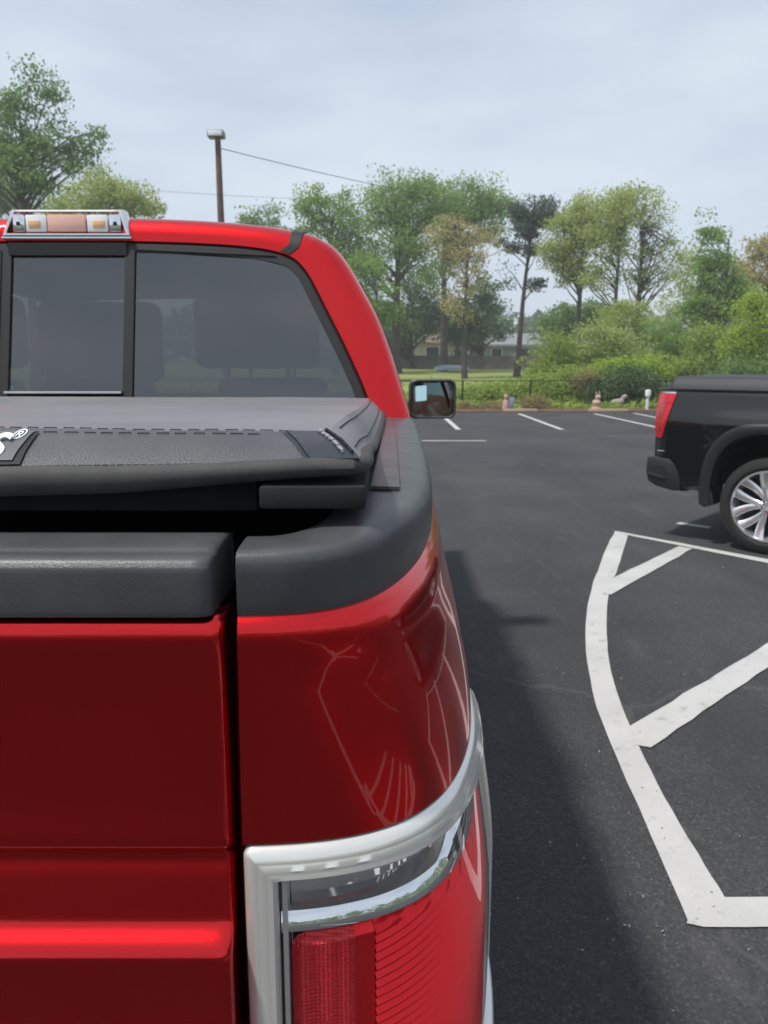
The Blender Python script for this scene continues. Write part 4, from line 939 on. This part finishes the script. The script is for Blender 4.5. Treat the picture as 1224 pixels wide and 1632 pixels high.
# shrub thicket behind the fence on the right: each bush its own thing
SH = 'bushes in the thicket behind the black rail fence'
def bush(label, bx, Y, ells, leaf, n=70, per=60, size=.11, spread=.24, grp=SH, name='bush', **kw):
    return tree(name, label, bx, Y, 0, ells, leaf, nclump=n, per=per, size=size, spread=spread, trunk_r=.05, cat='bush', group=grp, depth=.9, **kw)
bush('light green tall bush left of the thicket beside the grey roofed house', 880, 34, [(880, 560, 34, 34), (860, 590, 34, 26), (905, 590, 30, 30)], 'leaf_weed')
bush('yellow green broad bush in the middle of the thicket', 960, 34, [(955, 545, 44, 44), (990, 560, 40, 40), (930, 580, 34, 34)], 'leaf_light', 100)
bush('tall loose yellowish bush behind the dark bush', 1010, 38, [(1010, 520, 44, 40), (985, 500, 30, 26), (1040, 540, 36, 40)], 'leaf_light', 90)
bush('bright green low bush above the dark bush', 1000, 30.5, [(990, 590, 40, 16), (1030, 588, 36, 18), (950, 600, 30, 16)], 'leaf_bright', 70)
bush('dark green rounded bush left of the black truck tail', 985, 28.9, [(985, 610, 42, 24), (955, 622, 28, 18), (1020, 615, 28, 24), (1040, 620, 20, 18)], 'leaf_dark', 80, 70)
bush('mid green tall bush above the black truck tail', 1080, 36, [(1080, 540, 44, 44), (1060, 580, 40, 34), (1105, 560, 34, 40)], 'leaf_green', 90)
bush('green bush with pale stems over the black truck bed', 1130, 34, [(1130, 550, 36, 44), (1110, 585, 34, 30), (1150, 590, 34, 30)], 'leaf_weed', 90)
bush('vivid yellow green bush near the right edge', 1195, 31, [(1195, 520, 28, 46), (1215, 480, 24, 20), (1180, 560, 30, 34), (1225, 560, 34, 50)], 'leaf_bright', 110)
bush('dark green bush low at the right edge behind the black truck', 1170, 30, [(1165, 590, 40, 26), (1205, 595, 36, 24), (1235, 590, 40, 30)], 'leaf_mid', 80)
bush('brown twiggy bush beside the thicket at the lot edge', 928, 29.2, [(925, 610, 18, 24), (938, 595, 16, 16)], 'leaf_brown', 30, 26, .07, .16)
bush('light green weedy bush behind the fence right of the mirror', 770, 31, [(780, 630, 34, 16), (745, 628, 24, 14), (815, 625, 30, 18)], 'leaf_weed', 60)
bush('leafy bush behind the second fence post', 900, 30, [(890, 625, 30, 22), (865, 615, 24, 18), (910, 605, 22, 18)], 'leaf_weed', 60)
GB = 'clipped shrubs in the bed along the lot edge'
bush('round brownish green clipped shrub in front of the fence post', 851, 26.6, [(851, 641, 15, 12), (843, 646, 12, 8), (860, 644, 12, 10)], 'leaf_brown', 34, 60, .06, .10, GB, 'clipped_shrub')
bush('low tan and green clipped shrub second from the mirror', 786, 26.5, [(786, 647, 18, 8), (776, 649, 12, 6)], 'leaf_brown', 30, 50, .06, .10, GB, 'clipped_shrub')
bush('low tan and green clipped shrub nearest the mirror', 745, 26.5, [(748, 648, 16, 8), (735, 649, 12, 7)], 'leaf_brown', 30, 50, .06, .10, GB, 'clipped_shrub')
bush('small green leafy clump beside the white post', 975, 26.5, [(968, 650, 20, 7), (985, 649, 16, 7)], 'leaf_weed', 24, 50, .06, .12, GB, 'clipped_shrub')
# weeds, tall grass and far woods: uncountable
P = []
for _ in range(26000):
    y = 27.0 + abs(random.gauss(0, 1)) * 5.5; x = random.uniform(-14, 22)
    k = mnoise.noise(Vector((x * .35, y * .35, 3)))
    if k < -.12 and random.random() < .85: continue
    P.append((x, y, terrain(x, y) + random.uniform(.02, .10 + .30 * max(0, k + .25) * (1.6 if x > 5.5 else .8))))
leaf_mesh('undergrowth', P, .12, 'leaf_weed', None, 2.2, 'stuff')
o = bpy.data.objects['undergrowth']; tag(o, 'weeds and tall grass growing behind the lot edge', 'undergrowth')
def wood(name, label, spots, leaf, size, per):
    P = []
    for x, y, h, wd in spots:
        c = rng.normal(size=(per, 3)); c /= np.linalg.norm(c, axis=1)[:, None]; c *= rng.uniform(.5, 1, per)[:, None] ** .5
        q = np.stack([x + c[:, 0] * wd, y + c[:, 1] * wd, terrain(x, y) + h * .5 + c[:, 2] * h * .52], 1); P.append(q)
    P = np.concatenate(P); leaf_mesh(name, P, size, leaf, None, 1.3, 'stuff'); tag(bpy.data.objects[name], label, 'woods')
sp_ = []
for x in np.arange(-150, 190, 7.): sp_.append((x + random.uniform(-3, 3), 150 + random.uniform(-8, 12), random.uniform(8.0, 11.5), random.uniform(5, 8)))
wood('far_woods', 'distant line of bluish green woods behind the houses', sp_, 'leaf_far', 1.1, 420)
sp_ = []
for q in np.arange(0, 2 * PI, .055):
    x, y = 78 * math.sin(q), 78 * math.cos(q)
    if y < 25: sp_.append((x * random.uniform(.95, 1.15), y * random.uniform(.95, 1.1) if y < -20 else y, random.uniform(7, 14), random.uniform(4, 6)))
wood('reflection_woods', 'unseen woods added around the sides of the lot for reflections', sp_, 'leaf_mid', .9, 330)  # unseen ring of trees, added for what mirror, lamp and chrome reflect

# ------------------------------------------------------------------ fences, houses, small things
f = empty('rail_fence', (0, 28.3, 0), 0, 'low black metal rail fence along the back of the planting bed', 'fence')
ft = .86
for x in np.arange(-16.9, 24, 2.47):
    MB().tube([(x, 0, terrain(x, 28.3) - .1), (x, 0, ft + .14)], .032, 8).build('post', 'fence_black', f)
for z in (ft + .10, .16): MB().tube([(-17, 0, z), (24, 0, z)], .016, 6).build('rail', 'fence_black', f)
f = empty('wooden_fence', (0, 61, 0), 0, 'weathered grey board fence across the back of the lawn', 'fence')
for x in np.arange(-12, 26, 2.4):
    zb = terrain(x, 61); pn = MB(); 
    for k in range(16):
        h = 1.02 + random.uniform(-.03, .03); pn.box((x + k * .15, -.012 + random.uniform(-.006, .006), zb - .05), (x + k * .15 + .138, .012, zb + h))
    pn.build('board_panel', 'fence_wood', f, smooth=0, kind='stuff'); MB().box((x - .055, .02, zb - .1), (x + .045, .11, zb + 1.06)).build('post', 'fence_wood', f, smooth=0)
def house(name, label, x0, x1, y, d, zw, zr, wallm, roofm, wins, hip=1.2, zb=1.2):
    o = empty(name, ((x0 + x1) / 2, y, zb), 0, label, 'house'); w2 = (x1 - x0) / 2
    MB().box((-w2, 0, -.2), (w2, d, zw)).build('wall', wallm, o, smooth=0)
    e = .5; rf_ = MB()
    rf_.add([(-w2 - e, -e, zw - .1), (w2 + e, -e, zw - .1), (w2 + e, d + e, zw - .1), (-w2 - e, d + e, zw - .1), (-w2 + hip, d / 2, zr), (w2 - hip, d / 2, zr), (-w2 - e, -e, zw + .1), (w2 + e, -e, zw + .1), (w2 + e, d + e, zw + .1), (-w2 - e, d + e, zw + .1)],
            [(0, 3, 2, 1), (0, 1, 7, 6), (1, 2, 8, 7), (2, 3, 9, 8), (3, 0, 6, 9), (6, 7, 5, 4), (7, 8, 5), (8, 9, 4, 5), (9, 6, 4)])
    r_ = rf_.build('roof', roofm, o, smooth=0)
    MB().box((w2 * .3, d / 2 + .4, zw + .5), (w2 * .3 + .6, d / 2 + 1.0, zr + .5)).build('chimney', 'brick_wall', r_, smooth=0)
    for a, b, z0, z1 in wins:
        q = MB().box((a - .08, -.06, z0 - .08), (b + .08, -.005, z1 + .08)).build('window', 'window_trim', o, smooth=0)
        MB().box((a, -.075, z0), (b, -.062, z1)).build('pane', 'window_dark', q, smooth=0)
    return o
house('bungalow', 'grey roofed bungalow with bluish wall behind the board fence', 9.6, 21, 78, 9, 2.0, 3.35, 'house_wall_blue', 'shingle', [(-4.6, -3.6, .9, 1.7), (-2, -.6, .9, 1.7), (1, 2.4, .9, 1.7)], 2.2, 1.35)
house('bungalow', 'cream house with reddish roof hidden behind trees left of the mirror', .8, 6.6, 76, 8, 2.2, 3.7, 'house_wall', 'shingle_red', [(-2.2, -1.2, .9, 1.8), (.4, 1.6, .9, 1.8)], 2.0, 1.35)
house('bungalow', 'small tan house glimpsed between trunks behind the fence', 7.2, 9.0, 86, 6, 2.3, 3.2, 'house_wall', 'shingle_red', [(-.4, .4, .8, 1.7)], .6, 1.4)
# upturned hull on the lawn
b = MB(); rows = []
for q in np.linspace(-1, 1, 13):
    hw = .55 * (1 - abs(q) ** 3.2) + .04; hh = .34 * (1 - .35 * abs(q) ** 2)
    rows.append([(q * 1.22, hw * math.cos(t), hh * math.sin(t) ** .7 if math.sin(t) > 0 else 0) for t in np.linspace(0, PI, 9)])
b.grid(rows); hb = b.build('upturned_boat', 'hull_blue')
tag(hb, 'low pale blue upturned hull lying on the lawn before the board fence', 'boat'); hb.location = (4.75, 55, terrain(4.75, 55) + .08)
MB().box((-1.0, -.03, .32), (1.0, .03, .37)).build('keel', 'hull_blue', hb)
# pipe, ornaments, edging timbers along the lot edge
q = gq = at(1031, 657, 26.0); p_ = empty('vent_pipe', (q.x, 26.0, .03), 0, 'white capped pipe standing at the lot edge beside the black truck', 'pipe')
MB().lathe([(0, .055), (.50, .055)], 14, 'z').build('pipe', 'pipe_white', p_); MB().lathe([(.46, .06), (.47, .095), (.64, .095), (.68, .07), (.69, .001)], 14, 'z').build('cap', 'pipe_white', p_)
q = at(950, 656, 26.0); o = empty('garden_figure', (q.x, 26.0, .03), 0, 'tan stone garden figure standing on the edging timber', 'garden ornament')
MB().lathe([(0, .16), (.08, .17), (.12, .12), (.26, .15), (.34, .10), (.36, .06)], 12, 'z').build('body', 'stone_tan', o); MB().lathe([(.34, .03), (.38, .09), (.45, .10), (.50, .06), (.52, .001)], 12, 'z', (.04, 0, 0)).build('head', 'stone_tan', o)
MB().lathe([(.48, .025), (.58, .03), (.62, .001)], 8, 'z', (-.02, 0, 0)).build('ear', 'stone_tan', o); MB().lathe([(.48, .025), (.60, .03), (.64, .001)], 8, 'z', (.08, 0, 0)).build('ear', 'stone_tan', o)
q = at(983, 648, 26.9); o = empty('garden_figure', (q.x + .1, 26.9, .05), 0, 'pale stone lying animal figure behind the leafy clump', 'garden ornament')
MB().tube([(-.55, 0, .22), (-.4, 0, .27), (0, 0, .30), (.15, 0, .34), (.2, 0, .36)], [.05, .14, .17, .15, .1], 10).build('body', 'stone_pale', o); MB().tube([(.12, 0, .40), (.18, 0, .52), (.30, 0, .56), (.38, 0, .52)], [.10, .12, .11, .06], 10).build('head', 'stone_pale', o)
for x in (-.4, .1): MB().tube([(x, -.05, .0), (x, -.05, .25)], .06, 8).build('leg', 'stone_pale', o)
o.scale = (.62, .62, .72)
q = at(806, 656, 26.0); o = empty('garden_figure', (q.x, 26.0, .03), 0, 'pink and grey blue garden figure beside the round brownish shrub', 'garden ornament')
MB().lathe([(0, .12), (.1, .13), (.30, .09), (.38, .05)], 12, 'z').build('body', 'ornament_pink', o); MB().lathe([(.36, .04), (.42, .08), (.50, .07), (.54, .001)], 12, 'z').build('head', 'ornament_pink', o); MB().bbox((.10, -.06, .02), (.28, .06, .42), .03).build('companion', 'ornament_blue', o)
for x0, x1, lab in ((803, 856, 'tan edging timber at the lot edge under the pink figure'), (938, 1000, 'tan edging timber at the lot edge under the tan figure')):
    a, b_ = at(x0, 660, 25.4), at(x1, 660, 25.4); o = MB().bbox((a.x, 25.3, .002), (b_.x, 25.46, .11), .02).build('edging_timber', 'timber'); tag(o, lab, 'timber', 'edging timbers along the lot')
# light pole and overhead wires
PY = 27.5; pt_ = at(345, 214, PY)
o = empty('light_pole', (at(352, 340, PY).x, PY, 0), 0, 'brown wooden light pole with a grey floodlight on top', 'light pole')
MB().tube([(0, 0, -.1), (0, 0, 4), (-.01, 0, pt_.z - .1)], [.15, .13, .095], 10).build('pole', 'bark_pole', o)
fh = MB().bbox((-.33, -.22, pt_.z - .12), (.22, .22, pt_.z + .10), .04).build('floodlight', 'lamp_metal', o); MB().bbox((-.29, -.235, pt_.z - .10), (.18, -.215, pt_.z + .06), .01).build('lens', 'lens_bright', fh)
MB().tube([(0, 0, pt_.z - .35), (0, 0, pt_.z - .08)], .07, 8).build('bracket', 'lamp_metal', o)
def wire(a, b, sag, label):
    a, b = Vector(a), Vector(b); P = [a.lerp(b, t) - Vector((0, 0, sag * 4 * t * (1 - t))) for t in np.linspace(0, 1, 24)]
    w_ = MB().tube(P, .014, 5).build('overhead_wire', 'wire'); tag(w_, label, 'wire', 'overhead wires')
wire(at(350, 236, PY), at(900, 330, 70), .6, 'overhead wire running from the light pole to the trees on the right')
wire(at(-200, 255, 60), at(700, 320, 75), .8, 'faint lower overhead wire crossing behind the light pole')

# loose grit and bits of dry leaf on the asphalt
P = []
for _ in range(520):
    if random.random() < .16: x, y = random.gauss(.80, .14), random.gauss(2.25, .35)
    else: x, y = random.uniform(.2, 6), random.uniform(1.6, 14)
    P.append((x, y, .006))
gr = leaf_mesh('grit', P, .0075, 'stone_pale', None, 1.2, 'stuff'); tag(gr, 'loose pale grit scattered over the asphalt', 'grit')
# ------------------------------------------------------------------ hazy spring air
hz = MB().box((-260, -130, -1.2), (260, 250, 17)).build('haze', 'wire', smooth=0); hz.data.materials.clear()
hm = bpy.data.materials.new('haze'); hm.use_nodes = True; hm.node_tree.nodes.clear()
pv = hm.node_tree.nodes.new('ShaderNodeVolumePrincipled'); ho = hm.node_tree.nodes.new('ShaderNodeOutputMaterial')
pv.inputs['Color'].default_value = (.95, .97, 1, 1); pv.inputs['Density'].default_value = .0018; pv.inputs['Anisotropy'].default_value = .2
hm.node_tree.links.new(pv.outputs[0], ho.inputs['Volume']); hz.data.materials.append(hm); tag(hz, 'thin pale haze in the air over the lot', 'haze', kind='stuff')
